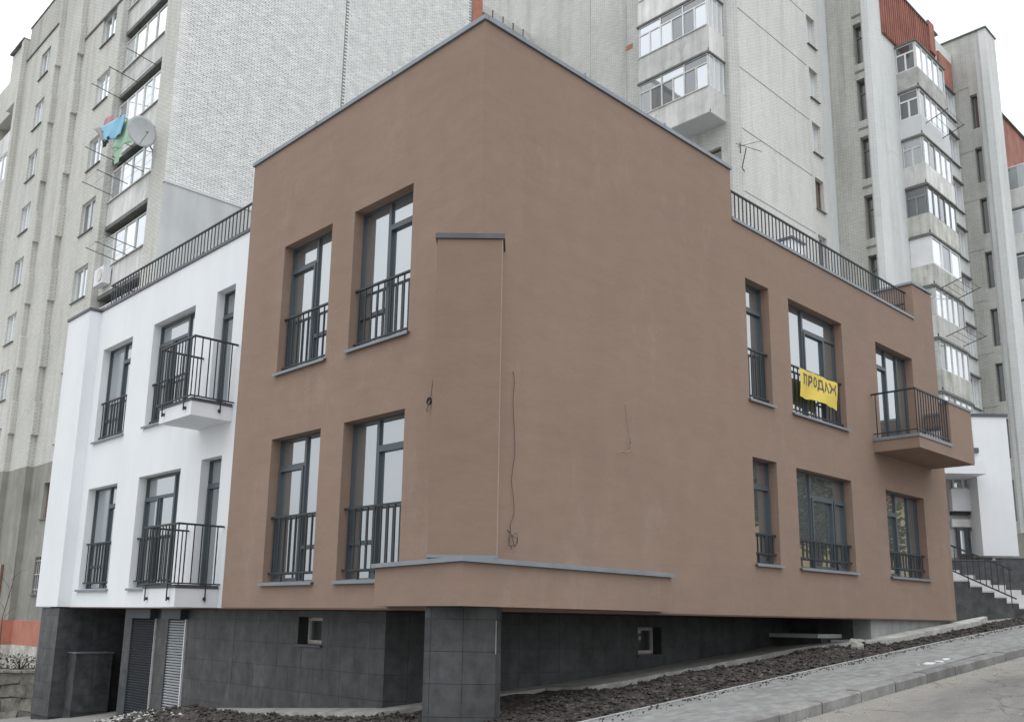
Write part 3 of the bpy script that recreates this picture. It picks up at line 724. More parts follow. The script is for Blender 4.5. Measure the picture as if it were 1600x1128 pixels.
# --- plinth under the overhang: core walls + tiles
CORE = MB()
CORE.prism([(0.83, 2.78), (4.08, 1.88), (4.08, 2.38), (1.33, 3.14)], -2.6, ZB - .022)
CORE.build('plinth_wall', M['joint'], B)
wall(FA(0.83), 3.15, 9.05, -2.6, ZB - .022, [(4.42, 5.12, -.47, -.03)], .5).build('plinth_wall', M['joint'], B)
wall(FB(1.88), 4.081, 10.93, -2.6, ZB - .022, [(5.62, 6.30, -.60, -.12)], .5).build('plinth_wall', M['joint'], B)
MB().box((0.83, 2.79, -2.6), (1.3, 3.148, ZB - .022)).build('plinth_wall', M['joint'], B)
def tile_wall(F, s0, s1, holes=(), zt=ZB - 0.03, tw=0.375, th=0.37, rows=6, parent=B, m='tile', zmin=None):
    n = max(1, round((s1 - s0) / tw)); w = (s1 - s0) / n; cache = {}
    for r in range(rows):
        z1 = zt - (r - 0.55) * th if r else zt; z0 = zt - (r + 0.45) * th
        for k in range(n):
            a, b = s0 + k * w + .002, s0 + (k + 1) * w - .002
            parts = [(a, b, z0 + .002, z1 - .002)]
            for h in holes:
                new = []
                for (p, q_, c, d) in parts:
                    if q_ <= h[0] or p >= h[1] or d <= h[2] or c >= h[3]: new.append((p, q_, c, d)); continue
                    if p < h[0]: new.append((p, h[0], c, d))
                    if q_ > h[1]: new.append((h[1], q_, c, d))
                    pc, qc = max(p, h[0]), min(q_, h[1])
                    if c < h[2]: new.append((pc, qc, c, h[2]))
                    if d > h[3]: new.append((pc, qc, h[3], d))
                parts = new
            for (p, q_, c, d) in parts:
                mid = F.p((p + q_) / 2, 0, 0)
                if d < gz(mid.x, mid.y) - .05 or q_ - p < .01 or d - c < .01: continue
                pr = random.uniform(-.0015, .0015)
                MB().fbox(F, p, q_, -0.012, 0.0 + pr, c, d).build('tile', M[m], parent)
PA = FA(0.815)
tile_wall(PA, 2.76, 9.07, holes=[(4.42, 5.12, -0.47, -0.03)])
PS = Frame((0.80, 2.75, 0), (3.25, -0.9, 0), (-0.9, -3.25, 0))
tile_wall(PS, 0.0, 3.372)
PB = FB(1.865)
tile_wall(PB, 4.05, 10.9, holes=[(5.62, 6.30, -0.60, -0.12)])
tile_wall(FB(1.865), 0, 0, rows=0)
# pillar foot
MB().fbox(PF, -0.53, 0.28, -0.5, -0.014, -1.7, 0.124).build('pillar_core', M['joint'], B)
MB().fbox(PF, 0.2805, 0.345, -0.5, -0.315, -1.7, 0.123).build('pillar_core', M['joint'], B)
MB().fbox(PF, .2955, .3035, -.012, .004, -.42, -.03).build('corner_bead', M['apron'], B)  # pale bead cut to its lit stretch, the light put into its shape
for r, (z0, z1) in enumerate(((-.02, .12), (-.395, -.025), (-.765, -.40), (-1.14, -.77), (-1.5, -1.145))):
    for (a, b) in ((-.55, -.478), (-.474, -.094), (-.09, .30)):
        MB().fbox(PF, a, b, -.013, random.uniform(-.001, .001), z0, z1).build('tile', M['tile'], B)
    q0, q1, q2, q3 = PF.p(.302, -.0, 0), PF.p(.355, -.30, 0), PF.p(.33, -.31, 0), PF.p(.281, -.02, 0)
    MB().prism([(q.x, q.y) for q in (q0, q1, q2, q3)], z0, z1).build('tile', M['tile'], B)
# little plinth windows with raw foam round them
def cellar(F, a, b, z0, z1, ga, gb):
    MB().fbox(F, a, b, -.515, -.40, z0, z1).build('niche', M['interior'], B)
    w = MB(); d0, d1 = -.26, -.19
    w.fbox(F, ga, ga + .04, d0, d1, z0 + .03, z1 - .02); w.fbox(F, gb - .04, gb, d0, d1, z0 + .03, z1 - .02); w.fbox(F, ga + .04, gb - .04, d0, d1, z0 + .03, z0 + .07); w.fbox(F, ga + .04, gb - .04, d0, d1, z1 - .06, z1 - .02)
    o = w.build('window', M['oldwhite'], B)
    MB().fbox(F, ga + .04, gb - .04, d0 + .02, d0 + .03, z0 + .07, z1 - .06).build('pane', M['glassdark'], o)
    f = MB()
    for k in range(10):
        t = ga + (gb - ga) * k / 10; f.fbox(F, t, t + (gb - ga) / 10 - .004, d1 - .02, d1 + random.uniform(.0, .02), z0 + .006, z0 + .029 + random.uniform(0, .012)); f.fbox(F, t, t + (gb - ga) / 10 - .004, d1 - .02, d1 + random.uniform(.0, .02), z1 - .019 - random.uniform(0, .01), z1 - .004)
    f.build('foam', M['foam'], o)
    MB().fbox(F, a - .03, b + .03, .003, .05, z0 - .028, z0 - .003).build('sill', M['copingdark'], o)
    MB().fbox(F, a + .002, b - .002, -.17, .002, z0 + .001, z0 + .005).build('sill', M['copingdark'], o)
# carve visible reveals: side cheeks
for F, a, b, z0, z1, ga, gb in ((PA, 4.42, 5.12, -.47, -.03, 4.44, 4.86), (PB, 5.62, 6.30, -.60, -.12, 5.64, 6.14)):
    pass
PAo, PBo = FA(0.797), FB(1.847)
def proud_cellar(F, a, b, z0, z1, ga, gb):
    cellar(F, a, b, z0, z1, ga, gb)
proud_cellar(PA, 4.42, 5.12, -.47, -.03, 4.425, 5.115)
proud_cellar(PB, 5.62, 6.30, -.60, -.12, 5.625, 6.295)

# left end: shutters, deep bay, tiled block and pier
SH = FA(0.815)
MB().box((0.83, 9.051, -2.6), (1.6, 12.0, ZB - .022)).build('plinth_wall', M['joint'], B)
tile_wall(SH, 9.89 + .0, 10.42, rows=7); tile_wall(SH, 11.62, 12.0, rows=7)
def shutter(y0, y1, m, guide):
    z0, z1 = -2.3, -0.12
    MB().fbox(SH, y0, y1, -.03, -.0125, z0, z1).build('shutter_backing', M['interior'], B)
    q = MB(); n = 42; h = (z1 - z0) / n
    for k in range(n):
        z = z0 + k * h; q.hexa([SH.p(y0 + .04, -.012, z), SH.p(y1 - .04, -.012, z), SH.p(y1 - .04, .002, z + .002), SH.p(y0 + .04, .002, z + .002), SH.p(y0 + .04, -.012, z + h * .72), SH.p(y1 - .04, -.012, z + h * .72), SH.p(y1 - .04, .022, z + h * .45), SH.p(y0 + .04, .022, z + h * .45)])
    o = q.build('shutter_slats', M[m], B); o['kind'] = 'stuff'
    MB().fbox(SH, y0, y0 + (.035 if m == 'shutterpale' else .014), -.012, .03, z0, z1).build('shutter_guide', M[guide], B)
    MB().fbox(SH, y1 - .04, y1, -.012, .03, z0, z1).build('shutter_guide', M['shutter'], B)
    MB().fbox(SH, y0 - .02, y1 + .02, -.012, .16, z1 + .003, ZB - .025).build('shutter_box', M['shutter'], B)
shutter(9.09, 9.87, 'shutterpale', 'whiteframe')
shutter(10.44, 11.6, 'shutter', 'oldwhite')
# bay
MB().box((1.601, 11.5, -2.6), (2.8, 12.0, ZB - .022)).build('plinth_wall', M['tile'], B)
MB().box((2.8, 12.001, -2.6), (3.0, 14.2, ZB - .022)).build('plinth_wall', M['tile'], B)
MB().box((.235, 14.25, -2.6), (2.79, 15.35, ZB - .022)).build('pier_core', M['joint'], B)
tile_wall(FA(0.215), 14.23, 15.35, rows=7); tile_wall(FB(14.235), 0.215, 2.6, rows=7)
blk = MB().box((.535, 13.765, -2.6), (1.34, 14.215, -.93)).build('tiled_block', M['joint'], B)
tile_wall(FA(0.52), 13.75, 14.21, rows=7, zt=-.93, parent=B); tile_wall(FB(13.75), 0.52, 1.34, rows=7, zt=-.93, parent=B)
MB().box((0.50, 13.73, -.927), (1.36, 14.21, -.905)).build('block_cap', M['coping'], B)
# right end: flush concrete base, cellar steps
MB().box((10.95, 0.13, -1.3), (15.10, 0.5, ZB - .022)).build('plinth_wall', M['concrete'], B)
MB().box((10.95, 0.501, -1.3), (11.3, 3.2, ZB - .022)).build('plinth_wall', M['tile'], B)
MB().box((9.95, .75, -.30), (10.94, 1.84, -.22)).build('step', M['greyrender'], B)
MB().box((10.15, .8, -1.0), (10.93, 1.83, -.302)).build('step_base', M['tile'], B)
MB().box((10.45, .25, -1.0), (10.94, .749, -.33)).build('step', M['greyrender'], B)

# terrace railings
railing(B, Frame((0, .16, 0), (1, 0, 0), (0, -1, 0)), 6.15, 13.95, 0, 7.2, 7.80, 58, name='terrace_railing', ends=.02)
railing(B, Frame((.56, 0, 0), (0, 1, 0), (-1, 0, 0)), 6.3, 14.1, 0, 7.26, 7.88, 52, name='terrace_railing', ends=.02)
railing(B, Frame((0, 14.1, 0), (1, 0, 0), (0, -1, 0)), .62, 2.6, 0, 7.26, 7.88, 14, name='terrace_railing', ends=.02)
q = MB(); q.bar((13.9, .16, 7.5), (13.9, 2.2, 7.5), .04); q.build('terrace_rail_return', M['rail'], B)
# roof vents
v = MB().box((12.0, 2.0, 6.9), (12.6, 3.1, 9.12)).build('chimney', M['white'], B)
MB().box((11.96, 1.96, 9.122), (12.64, 3.14, 9.18)).build('chimney_cap', M['copingdark'], v)
MB().tube([(14.2, 2.6, 6.9), (14.2, 2.6, 8.75)], .09, 10).build('vent_pipe', M['white'], B, smooth=True)
MB().tube([(14.2, 2.6, 8.752), (14.2, 2.6, 8.83)], .15, 10).build('vent_cowl', M['white'], B, smooth=True)
MB().box((1.6, 9.4, 6.9), (2.4, 10.6, 7.95)).build('roof_unit', M['white'], B)

# --- dangling cables
def cable(name, pts, r, m, label):
    P = [Vector(p) for p in pts]; out = []
    for i in range(len(P) - 1):
        p0, p1, p2, p3 = P[max(i - 1, 0)], P[i], P[i + 1], P[min(i + 2, len(P) - 1)]
        for k in range(6):
            t = k / 6; out.append(0.5 * ((2 * p1) + (p2 - p0) * t + (2 * p0 - 5 * p1 + 4 * p2 - p3) * t * t + (3 * p1 - p0 - 3 * p2 + p3) * t ** 3))
    out.append(P[-1]); o = MB().tube(out, r, 5).build(name, M[m], smooth=True); tag(o, label, 'cable', 'loose cables hanging from the brown wall'); return o
w = [(.63, -.0, 3.18), (.645, -.02, 3.05), (.625, -.02, 2.8), (.64, -.02, 2.55), (.665, -.02, 2.3), (.67, -.02, 2.05), (.64, -.02, 1.9), (.62, -.02, 1.7), (.66, -.02, 1.5), (.67, -.02, 1.3), (.61, -.02, 1.16)]
for k in range(14):
    a = k * 1.15 + 1.9; rr = .07 + .03 * math.sin(k * 2.1); w.append((.64 + rr * math.cos(a) + .012 * math.sin(k), -.018 - .003 * k, .96 + rr * 1.35 * math.sin(a) + (.12 if k in (1, 2) else 0)))
cable('cable', w, .0032, 'wire', 'long thin black cable dangling beside the pillar with a looped coil at its end')
w = [(0, .86, 3.18), (-.02, .865, 3.0), (-.02, .885, 2.88)]
for k in range(16): a = k * 1.9; w.append((-.02 - .002 * k, .90 + .045 * math.cos(a), 2.80 + .05 * math.sin(a)))
w += [(-.05, .90, 2.74), (-.05, .93, 2.68), (-.05, .90, 2.65)]
cable('cable', w, .004, 'wire', 'short black cable rolled into a small tangle left of the pillar')
w = [(2.98, 0, 3.17), (3.0, -.015, 3.0), (3.04, -.02, 2.8), (3.08, -.02, 2.66), (3.11, -.02, 2.55), (3.05, -.03, 2.50), (3.02, -.02, 2.58), (3.06, -.02, 2.64), (3.1, -.02, 2.5), (3.0, -.02, 2.42), (2.86, -.02, 2.41), (2.76, -.02, 2.37)]
cable('cable', w, .0035, 'wirepale', 'faint pale cable curling on the blank brown wall')

# --- yellow banner
ban = thing('banner', 'yellow cloth banner with grey lettering tied over the upper window railing', 'banner', (9.0, -.03, 4.2))
def bpt(u, v):    # u 0..1 along, v 0..1 down
    x = 8.22 + 1.52 * u; sag = 0.0
    z = 4.745 - 0.012 * math.sin(u * 9) - .02 * u - v * (0.56 - .02 * math.sin(u * math.pi) + .006 * math.sin(u * 13))
    if v > .9: z += .003 * math.sin(u * 31)
    d = -.045 - .018 * math.sin(u * 8 + v * 3) - .01 * math.sin(u * 23)
    return Vector((x + .012 * math.sin(v * 5), d, z))
mb = MB(); nu, nvv = 40, 12
for s in (0, 1):
    for j in range(nvv + 1):
        for i in range(nu + 1):
            p = bpt(i / nu, j / nvv); p.y += .004 * s; mb.v.append(p)
K = (nu + 1) * (nvv + 1)
for j in range(nvv):
    for i in range(nu):
        a = j * (nu + 1) + i; mb.f.append((a, a + 1, a + nu + 2, a + nu + 1)); mb.f.append((K + a, K + a + nu + 1, K + a + nu + 2, K + a + 1))
for i in range(nu): mb.f.append((i, K + i, K + i + 1, i + 1)); a = nvv * (nu + 1) + i; mb.f.append((a, a + 1, K + a + 1, K + a))
for j in range(nvv):
    a = j * (nu + 1); mb.f.append((a, a + nu + 1, K + a + nu + 1, K + a)); a += nu; mb.f.append((a, K + a, K + a + nu + 1, a + nu + 1))
mb.build('cloth', M['yellow'], ban, smooth=False)
fc = bpy.data.curves.new('lettering', 'FONT')
for k, (ch, u0, dz) in enumerate(zip('ПРОДАЖ', (.055, .205, .345, .475, .63, .765), (0, .0, .01, -.005, 0, .01))):
    cu = bpy.data.curves.new('letter', 'FONT'); cu.body = ch; cu.size = .26; cu.extrude = 0; cu.offset = .009
    to = bpy.data.objects.new('letter', cu); COL.objects.link(to)
    dg = bpy.context.evaluated_depsgraph_get(); me = bpy.data.meshes.new_from_object(to.evaluated_get(dg)); bpy.data.objects.remove(to)
    bm = bmesh.new(); bm.from_mesh(me)
    bmesh.ops.subdivide_edges(bm, edges=[e for e in bm.edges if e.calc_length() > .06], cuts=2)
    for v in bm.verts:
        u = u0 + v.co.x * 1.0 / 1.52; vv = (.27 - dz - v.co.y) / .54
        p = bpt(max(0, min(1, u)), max(0, vv)); v.co = Vector((p.x, p.y - .004, p.z)) - ban.location
    bm.to_mesh(me); bm.free(); me.materials.clear(); me.materials.append(M['ink'])
    lo = bpy.data.objects.new('letter', me); COL.objects.link(lo); lo.parent = ban

# ================================================================== SMALL THINGS ON THE GROUND
def flake(name, c, size, m, label, cat, thick=.02, n=7):
    mb = MB(); x, y, z = c
    P = [(x + size[0] * math.cos(2 * math.pi * k / n) * random.uniform(.7, 1.1), y + size[1] * math.sin(2 * math.pi * k / n) * random.uniform(.7, 1.1)) for k in range(n)]
    mb.prism(P, z, [z + thick * random.uniform(.6, 1.3) for _ in P]); return tag(mb.build(name, M[m]), label, cat)
flake('scrap', (-2.35, 6.1, gz(-2.35, 6.1) - .13), (.10, .13), 'whitepaint', 'crumpled white bag lying at the bottom left corner', 'rubbish', .13, 8)
flake('scrap', (.35, 9.95, gz(.35, 9.9) - .12), (.16, .35), 'whitepaint', 'flat white scrap in front of the dark shutter', 'rubbish', .03)
mb = MB()
for k in range(16):
    a, b = random.gauss(0, .26), random.gauss(0, .05); r = random.uniform(.02, .085)
    x, y = 7.15 + a, -2.55 + b + a * .05; n = 7
    mb.prism([(x + r * 1.8 * math.cos(2 * math.pi * q / n), y + r * .7 * math.sin(2 * math.pi * q / n)) for q in range(n)], gz(x, 0) + .0, gz(x, 0) + .013)
tag(mb.build('plaster_spill', M['whitepaint']), 'splash of white plaster dried on the pavement near the kerb', 'spill')
mb = MB()
random.seed(5)
zc = gz(9.35, 0)
for (cx, cy, cz, rx, rz) in ((9.30, -.36, zc + .0, .12, .08), (9.42, -.30, zc + .085, .16, .035)):
    n = 7; R1 = [random.uniform(.6, 1.25) for _ in range(n)]
    ring = lambda f, z: [(cx + rx * f * R1[k] * math.cos(k * 6.283 / n), cy + rx * f * R1[k] * math.sin(k * 6.283 / n), z + random.uniform(-.03, .03)) for k in range(n)]
    r0, r1, r2 = ring(.9, cz - rz), ring(1, cz), ring(.7, cz + rz); i = len(mb.v); mb.v += [Vector(p) for p in r0 + r1 + r2]
    for k in range(n):
        j = (k + 1) % n; mb.f += [(i + k, i + j, i + n + j, i + n + k), (i + n + k, i + n + j, i + 2 * n + j, i + 2 * n + k)]
    mb.f.append(tuple(i + 2 * n + k for k in range(n)))
tag(mb.build('concrete_chunk', M['plaster']), 'broken chunk of concrete on the edge of the apron by the cellar steps', 'rubble')

# ================================================================== BACKGROUND TOWERS
def tower_windows(T, F, s0, s1, zs, h, depth=.12, split=2, fm='whiteframe', gm='glassold', gms=None, ledge=True):
    for k, zt in enumerate(zs):
        w = (s1 - s0) / split; g = (gms or [gm])[k % len(gms or [gm])]
        window(T, F, [(s0 + i * w, s0 + (i + 1) * w, zt - h, zt) for i in range(split)], depth, fw=.045, fmat=fm, gmat=g, sill=(s0 - .04, s1 + .04, zt - h, .05, 'slab') if ledge else None)

# ---- tower one (behind the white wing)
T1 = thing('apartment_tower', 'white brick apartment block with laundry and a satellite dish, behind the white wing', 'apartment block', (4.5, 21.2, -2.5))
Y1 = 21.2; TOP = 31.0
tops1 = [1.95 + 2.77 * k for k in range(9)]
ltops = [3.07 + 2.77 * k for k in range(10)]
F45, F43, F40, F38 = FA(4.5), FA(4.3), FA(4.06), FA(3.85)
# end pier + side face
wall(F45, Y1, 22.4, 5.5, TOP, [], .3).build('wall', M['brickA'], T1)
# loggia stack: back wall, parapets, glazing
MB().box((5.3, 22.4, -2.5), (5.5, 26.25, TOP)).build('wall', M['room'], T1)
MB().box((4.81, Y1 + .31, -2.5), (18.3, Y1 + .6, TOP)).build('wall', M['mortar'], T1)
for k, zt in enumerate(ltops):
    MB().box((4.53, 22.402, zt + .0), (5.29, 26.28, zt + .16)).build('slab', M['slab'], T1)
    MB().box((4.55, 22.402, zt + .162), (4.65, 26.28, zt + 1.15)).build('parapet_panel', M['panel'], T1)
    if zt > 5.4:
        z1, z0 = zt - .01, zt - 1.60
        vary = [('whiteframe', 5, ['glasslight', 'glassold', 'glasslight']), ('oldwhite', 4, ['glassold', 'glasslight']), ('whiteframe', 4, ['glassold', 'glassold', 'glasslight'])][k % 3]
        n = vary[1]; wd = 3.80 / n; rects = [(22.44 + i * wd, 22.44 + (i + 1) * wd, z0, z1 - .32) for i in range(n)]
        g = {i: vary[2][i % len(vary[2])] for i in range(n)}
        window(T1, FA(4.55), rects, .02, fw=.04, fmat=vary[0], gmats=g, sill=(22.42, 26.26, z0, .06, 'oldwhite'), name='loggia_glazing')
MB().box((4.31, 26.285, 5.5), (5.4, 26.30, TOP)).build('wall', M['brickA'], T1)
h1 = [(26.95, 28.35, z - 1.35, z) for z in tops1 if z > 6.5]
wall(F43, 26.301, 30.45, 5.5, TOP, h1, .5).build('wall', M['brickA'], T1)
h1b = [(27.5, 28.95, z - 1.35, z) for z in tops1 if z < 5.5]
wall(F43, 26.301, 30.45, -.35, 5.497, h1b, .5).build('wall', M['plaster'], T1)
tower_windows(T1, F43, 27.5, 28.95, [4.72], 1.35, .15, 2, fm='brownframe', gm='glassold')
tower_windows(T1, F43, 26.95, 28.35, [z for z in tops1 if z > 5.5], 1.35, .10, 2, gms=['glassold', 'glasslight', 'glassold', 'glassdark'])
# barred ground-floor window
gw = window(T1, F43, [(27.5, 28.95, .6, 1.95)], .3, fw=.05, fmat='brownframe', gmat='glassdark', sill=(27.45, 29.0, .6, .06, 'slab'))
for k in range(8): MB().fbox(F43, 27.55 + k * .18, 27.57 + k * .18, -.06, -.045, .6, 1.95).build('window_bar', M['oldwhite'], gw)
for z in (.75, 1.3, 1.8): MB().fbox(F43, 27.5, 28.95, -.044, -.03, z, z + .025).build('window_bar', M['oldwhite'], gw)
# ribs with slots at every floor
for F, s0, s1 in ((F40, 30.451, 32.6), (F38, 32.601, 36.9)):
    hs = []
    if F is F38: hs = [(33.5, 34.7, 12.45 - 1.3 + 2.53 * k, 12.45 + 2.53 * k) for k in range(-2, 6)]
    wall(F, s0, s1, 5.5, 27.5 if F is F38 else TOP, hs, .5).build('wall', M['brickA'], T1)
    wall(F, s0, s1, -.35, 5.497, [], .5).build('wall', M['plaster'], T1)
tower_windows(T1, F38, 33.5, 34.7, [12.45 + 2.53 * k for k in range(-2, 6)], 1.3, .08, 2, gms=['glasslight', 'glassold'])
for k in range(1, 9):
    z = 1.2 + 2.77 * k
    if z < 5: continue
    MB().box((4.05, 30.30, z), (4.30, 30.452, z + 1.35)).build('rib', M['brickA' if z > 4.2 else 'plaster'], T1)
    MB().box((3.84, 32.45, z + .3), (4.06, 32.602, z + 1.65)).build('rib', M['brickA' if z > 4.2 else 'plaster'], T1)
MB().box((3.6, 36.901, -2.5), (4.6, 37.25, 26.9)).build('pilaster', M['brickA'], T1)
for k in range(9):
    z = 2.2 + 2.6 * k
    MB().box((4.0, 37.252, z - 1.1), (4.2, 41.0, z)).build('parapet_panel', M['panel'], T1)
    if 6 < z < 23: window(T1, FA(3.95), [(37.28 + .75 * i, 38.03 + .75 * i, z + .02, z + 1.42) for i in range(4)], .05, fw=.045, fmat='whiteframe', gmats={0: 'glasslight', 1: 'glasslight', 2: 'glassold', 3: 'glasslight'}, name='loggia_glazing')
MB().box((4.6, 37.252, -2.5), (4.9, 41.0, 25.8)).build('wall', M['room'], T1)
MB().box((3.7, 37.252, 23.9), (4.59, 38.9, 26.85)).build('wall', M['brickA'], T1)
MB().box((3.9, 38.901, 23.9), (4.59, 60, 25.9)).build('wall', M['brickA'], T1)
MB().box((3.9, 41.001, -2.5), (5.0, 60, 23.89)).build('wall', M['brickA'], T1)
# ledges
MB().box((3.80, 32.7, 25.75), (3.849, 36.9, 25.83)).build('ledge', M['slab'], T1)
MB().box((4.25, 26.3, 24.05), (4.299, 30.4, 24.13)).build('ledge', M['slab'], T1)
MB().box((3.80, 32.6, 27.503), (5.0, 36.9, 27.57)).build('roof_edge', M['slab'], T1)
MB().box((3.55, 36.901, 26.903), (5.0, 38.95, 26.97)).build('roof_edge', M['slab'], T1)
# ribbed top course of bricks on edge
q = MB()
for k in range(41): q.box((3.825, 32.75 + k * .1, 25.86), (3.849, 32.80 + k * .1, 27.45))
o = q.build('ribbed_brick', M['brickA'], T1); o['kind'] = 'stuff'
# base bands
MB().box((4.22, 22.41, -2.7), (4.299, 30.44, -1.253)).build('plinth_wall', M['stonewash'], T1)
MB().box((4.25, 22.41, -1.25), (4.299, 30.44, -.353)).build('plinth_wall', M['orange'], T1)
MB().box((3.77, 30.442, -2.7), (4.4, 60, -1.253)).build('plinth_wall', M['stonewash'], T1)
MB().box((3.80, 30.441, -1.25), (4.4, 60, -.353)).build('plinth_wall', M['orange'], T1)
MB().box((4.45, Y1, -2.5), (4.8, 22.4, 5.497)).build('wall', M['plaster'], T1)
MB().box((3.78, 33.0, 2.3), (3.845, 37.3, 5.6)).build('white_panel', M['white'], T1)
# groove windows low down
for z in (.45,):
    gw = window(T1, F40, [(31.7, 32.3, z, z + 1.3)], -.08, fw=.05, fmat='brownframe', gmat='glassdark')
    for k in range(5): MB().fbox(F40, 31.74 + k * .12, 31.76 + k * .12, .10, .12, z, z + 1.3).build('window_bar', M['oldwhite'], gw)
# side face: plaster lower zone, bricks as real pieces above
MB().box((4.502, Y1 - .10, -2.5), (18.4, Y1 - .002, 14.42)).build('plaster_panel', M['greyrender'], T1)
MB().box((4.45, Y1 - .13, 14.422), (18.4, Y1 - .004, 14.50)).build('ledge', M['palerender'], T1)
MB().box((4.501, Y1 + .002, -2.5), (18.38, Y1 + .309, TOP)).build('mortar_bed', M['mortar'], T1)
one = MB(); bl, bh, bd = .243, .060, .02
one.box((-bl / 2, -bd, -bh / 2), (bl / 2, 0, bh / 2)); one_me = one.mesh('brick', M['onebrick'])
bricks = []; halves = []
row = 0; z = 14.54
while z < 30.6:
    off_ = 0.13 if (row // 1) % 2 else 0.0
    x = 4.64 + off_
    if off_: halves.append(z)
    # closers at the ends keep the corner straight
    while x < 18.25:
        bricks.append((x, z))
        x += .26
    z += .077; row += 1
bricks.sort(key=lambda b: (Vector((b[0], Y1, b[1])) - CAM).length)
stuffb = MB()
for k, (x, z) in enumerate(bricks):
    j = random.uniform(-.004, .004)
    if k < 300: inst('brick', one_me, (x, Y1 + .004 + j, z), 0.0, T1)
    else:
        i = len(stuffb.v); dx = random.uniform(-.006, .006); h = bh / 2; y0, y1 = Y1 - .016 + j, Y1 + .003; a, b = x - bl / 2 + dx, x + bl / 2 + dx
        if a < 11.37 < b: b = 11.37
        elif a < 11.43 < b: a = 11.43
        stuffb.v += [Vector(p) for p in [(a, y0, z - h), (b, y0, z - h), (b, y0, z + h), (a, y0, z + h), (a, y1, z - h), (b, y1, z - h), (b, y1, z + h), (a, y1, z + h)]]
        stuffb.f += [(i, i + 1, i + 2, i + 3), (i, i + 4, i + 5, i + 1), (i + 3, i + 2, i + 6, i + 7), (i, i + 3, i + 7, i + 4), (i + 1, i + 5, i + 6, i + 2)]
for z in halves:
    stuffb.box((4.512, Y1 - .016, z - bh / 2), (4.64 - .002, Y1 + .003, z + bh / 2))
o = stuffb.build('brickwork', M['onebrick'], T1, fix=False); o['kind'] = 'stuff'
# coloured end piece and roof-level balcony
MB().box((18.402, Y1, 10), (19.02, Y1 + .4, 30.6)).build('wall', M['orange'], T1)
MB().box((18.3, 22.0, -2.5), (23.2, 22.2, 29.6)).build('wall', M['brickgrey'], T1)
MB().box((19.03, Y1 + .02, 26.4), (21.85, Y1 + .1, 28.30)).build('parapet_panel', M['panel'], T1)
MB().box((19.03, Y1 - .05, 28.303), (21.95, Y1 + .12, 28.42)).build('slab', M['slab'], T1)
for x in (19.7, 20.4, 21.1, 21.8): MB().box((x, Y1 + .02, 28.42), (x + .04, Y1 + .06, 28.9)).build('railing_post', M['rust'], T1)

# laundry racks, laundry, dish
for (ya, yb, z) in ((22.75, 26.0, 19.62), (22.7, 25.9, 16.95), (23.0, 25.8, 15.5), (22.9, 24.6, 12.55)):
    r = thing('drying_rack', {19.62: 'steel drying rack sticking out under the second glazed loggia from the top', 16.95: 'steel drying rack hung with towels, beside the satellite dish', 15.5: 'bare steel drying rack just below the satellite dish', 12.55: 'lowest steel drying rack, above the white wing roof'}[z], 'drying rack', (4.5, ya, z))
    for y in (ya, (ya + yb) / 2, yb): MB().bar((4.5, y, z - .05), (3.35, y, z + .12), .022).build('arm', M['rust'], r)
    for k in range(4): MB().bar((4.3 - k * .3, ya, z - .02 + .045 * k), (4.3 - k * .3, yb, z - .02 + .045 * k), .008).build('line', M['steel'], r)
def cloth(name, pts, m, label, nseg=10, amp=.06):
    """pts: four corners (top-left, top-right, bottom-right, bottom-left); billowing sheet with thickness"""
    P = [Vector(p) for p in pts]; mb = MB(); s = random.random() * 9
    for t in (0, 1):
        for j in range(nseg + 1):
            for i in range(nseg + 1):
                u, v = i / nseg, j / nseg
                p = (P[0] * (1 - u) + P[1] * u) * (1 - v) + (P[3] * (1 - u) + P[2] * u) * v
                p = p + Vector((amp * math.sin(u * 9 + s + v * 3) * v + .006 * t, amp * .4 * math.sin(v * 8 + s), amp * .7 * math.sin(u * 7 + v * 6 + s) * v)); mb.v.append(p)
    K = (nseg + 1) ** 2; w = nseg + 1
    for j in range(nseg):
        for i in range(nseg):
            a = j * w + i; mb.f += [(a, a + 1, a + w + 1, a + w), (K + a, K + a + w, K + a + w + 1, K + a + 1)]
    for i in range(nseg):
        a = nseg * w + i; mb.f += [(i, K + i, K + i + 1, i + 1), (a, a + 1, K + a + 1, K + a)]
        a = i * w; mb.f += [(a, a + w, K + a + w, K + a)]; a += nseg; mb.f += [(a, K + a, K + a + w, a + w)]
    return tag(mb.build(name, m, smooth=True), label, 'laundry', 'laundry on the drying rack')
cm = {k: weathered('cloth_' + k, c, .08, 3, .9, 0, 40, .2) for k, c in {'blue': (.26, .50, .66), 'green': (.33, .50, .37), 'pink': (.52, .27, .29), 'tan': (.36, .30, .27), 'black': (.02, .02, .022)}.items()}
cloth('towel', [(3.4, 24.7, 17.4), (3.4, 22.3, 17.0), (3.4, 22.5, 16.3), (3.35, 24.0, 16.5)], cm['blue'], 'pale blue towel blowing sideways on the drying rack', amp=.05)
cloth('towel', [(3.5, 23.0, 16.95), (3.5, 22.1, 16.8), (3.45, 21.75, 15.7), (3.45, 23.3, 16.0)], cm['green'], 'pale green towel hanging next to the satellite dish', amp=.05)
cloth('towel', [(3.5, 23.4, 16.0), (3.5, 22.6, 15.95), (3.45, 22.4, 15.45), (3.45, 22.95, 15.25)], cm['green'], 'lower pale green cloth hanging below the green towel', amp=.03)
cloth('shirt', [(3.5, 24.6, 17.75), (3.5, 23.8, 17.65), (3.5, 23.8, 17.2), (3.5, 24.6, 17.3)], cm['pink'], 'pink and red shirt hanging behind the blue towel', amp=.04)
cloth('shirt', [(3.5, 25.6, 17.75), (3.5, 24.6, 17.5), (3.45, 24.0, 16.65), (3.45, 24.4, 16.75)], cm['tan'], 'brownish shirt at the far end of the laundry', amp=.04)
cloth('sock', [(3.33, 24.1, 16.62), (3.33, 23.5, 16.6), (3.33, 23.45, 16.3), (3.33, 23.95, 16.25)], cm['black'], 'black garment below the blue towel', amp=.02)
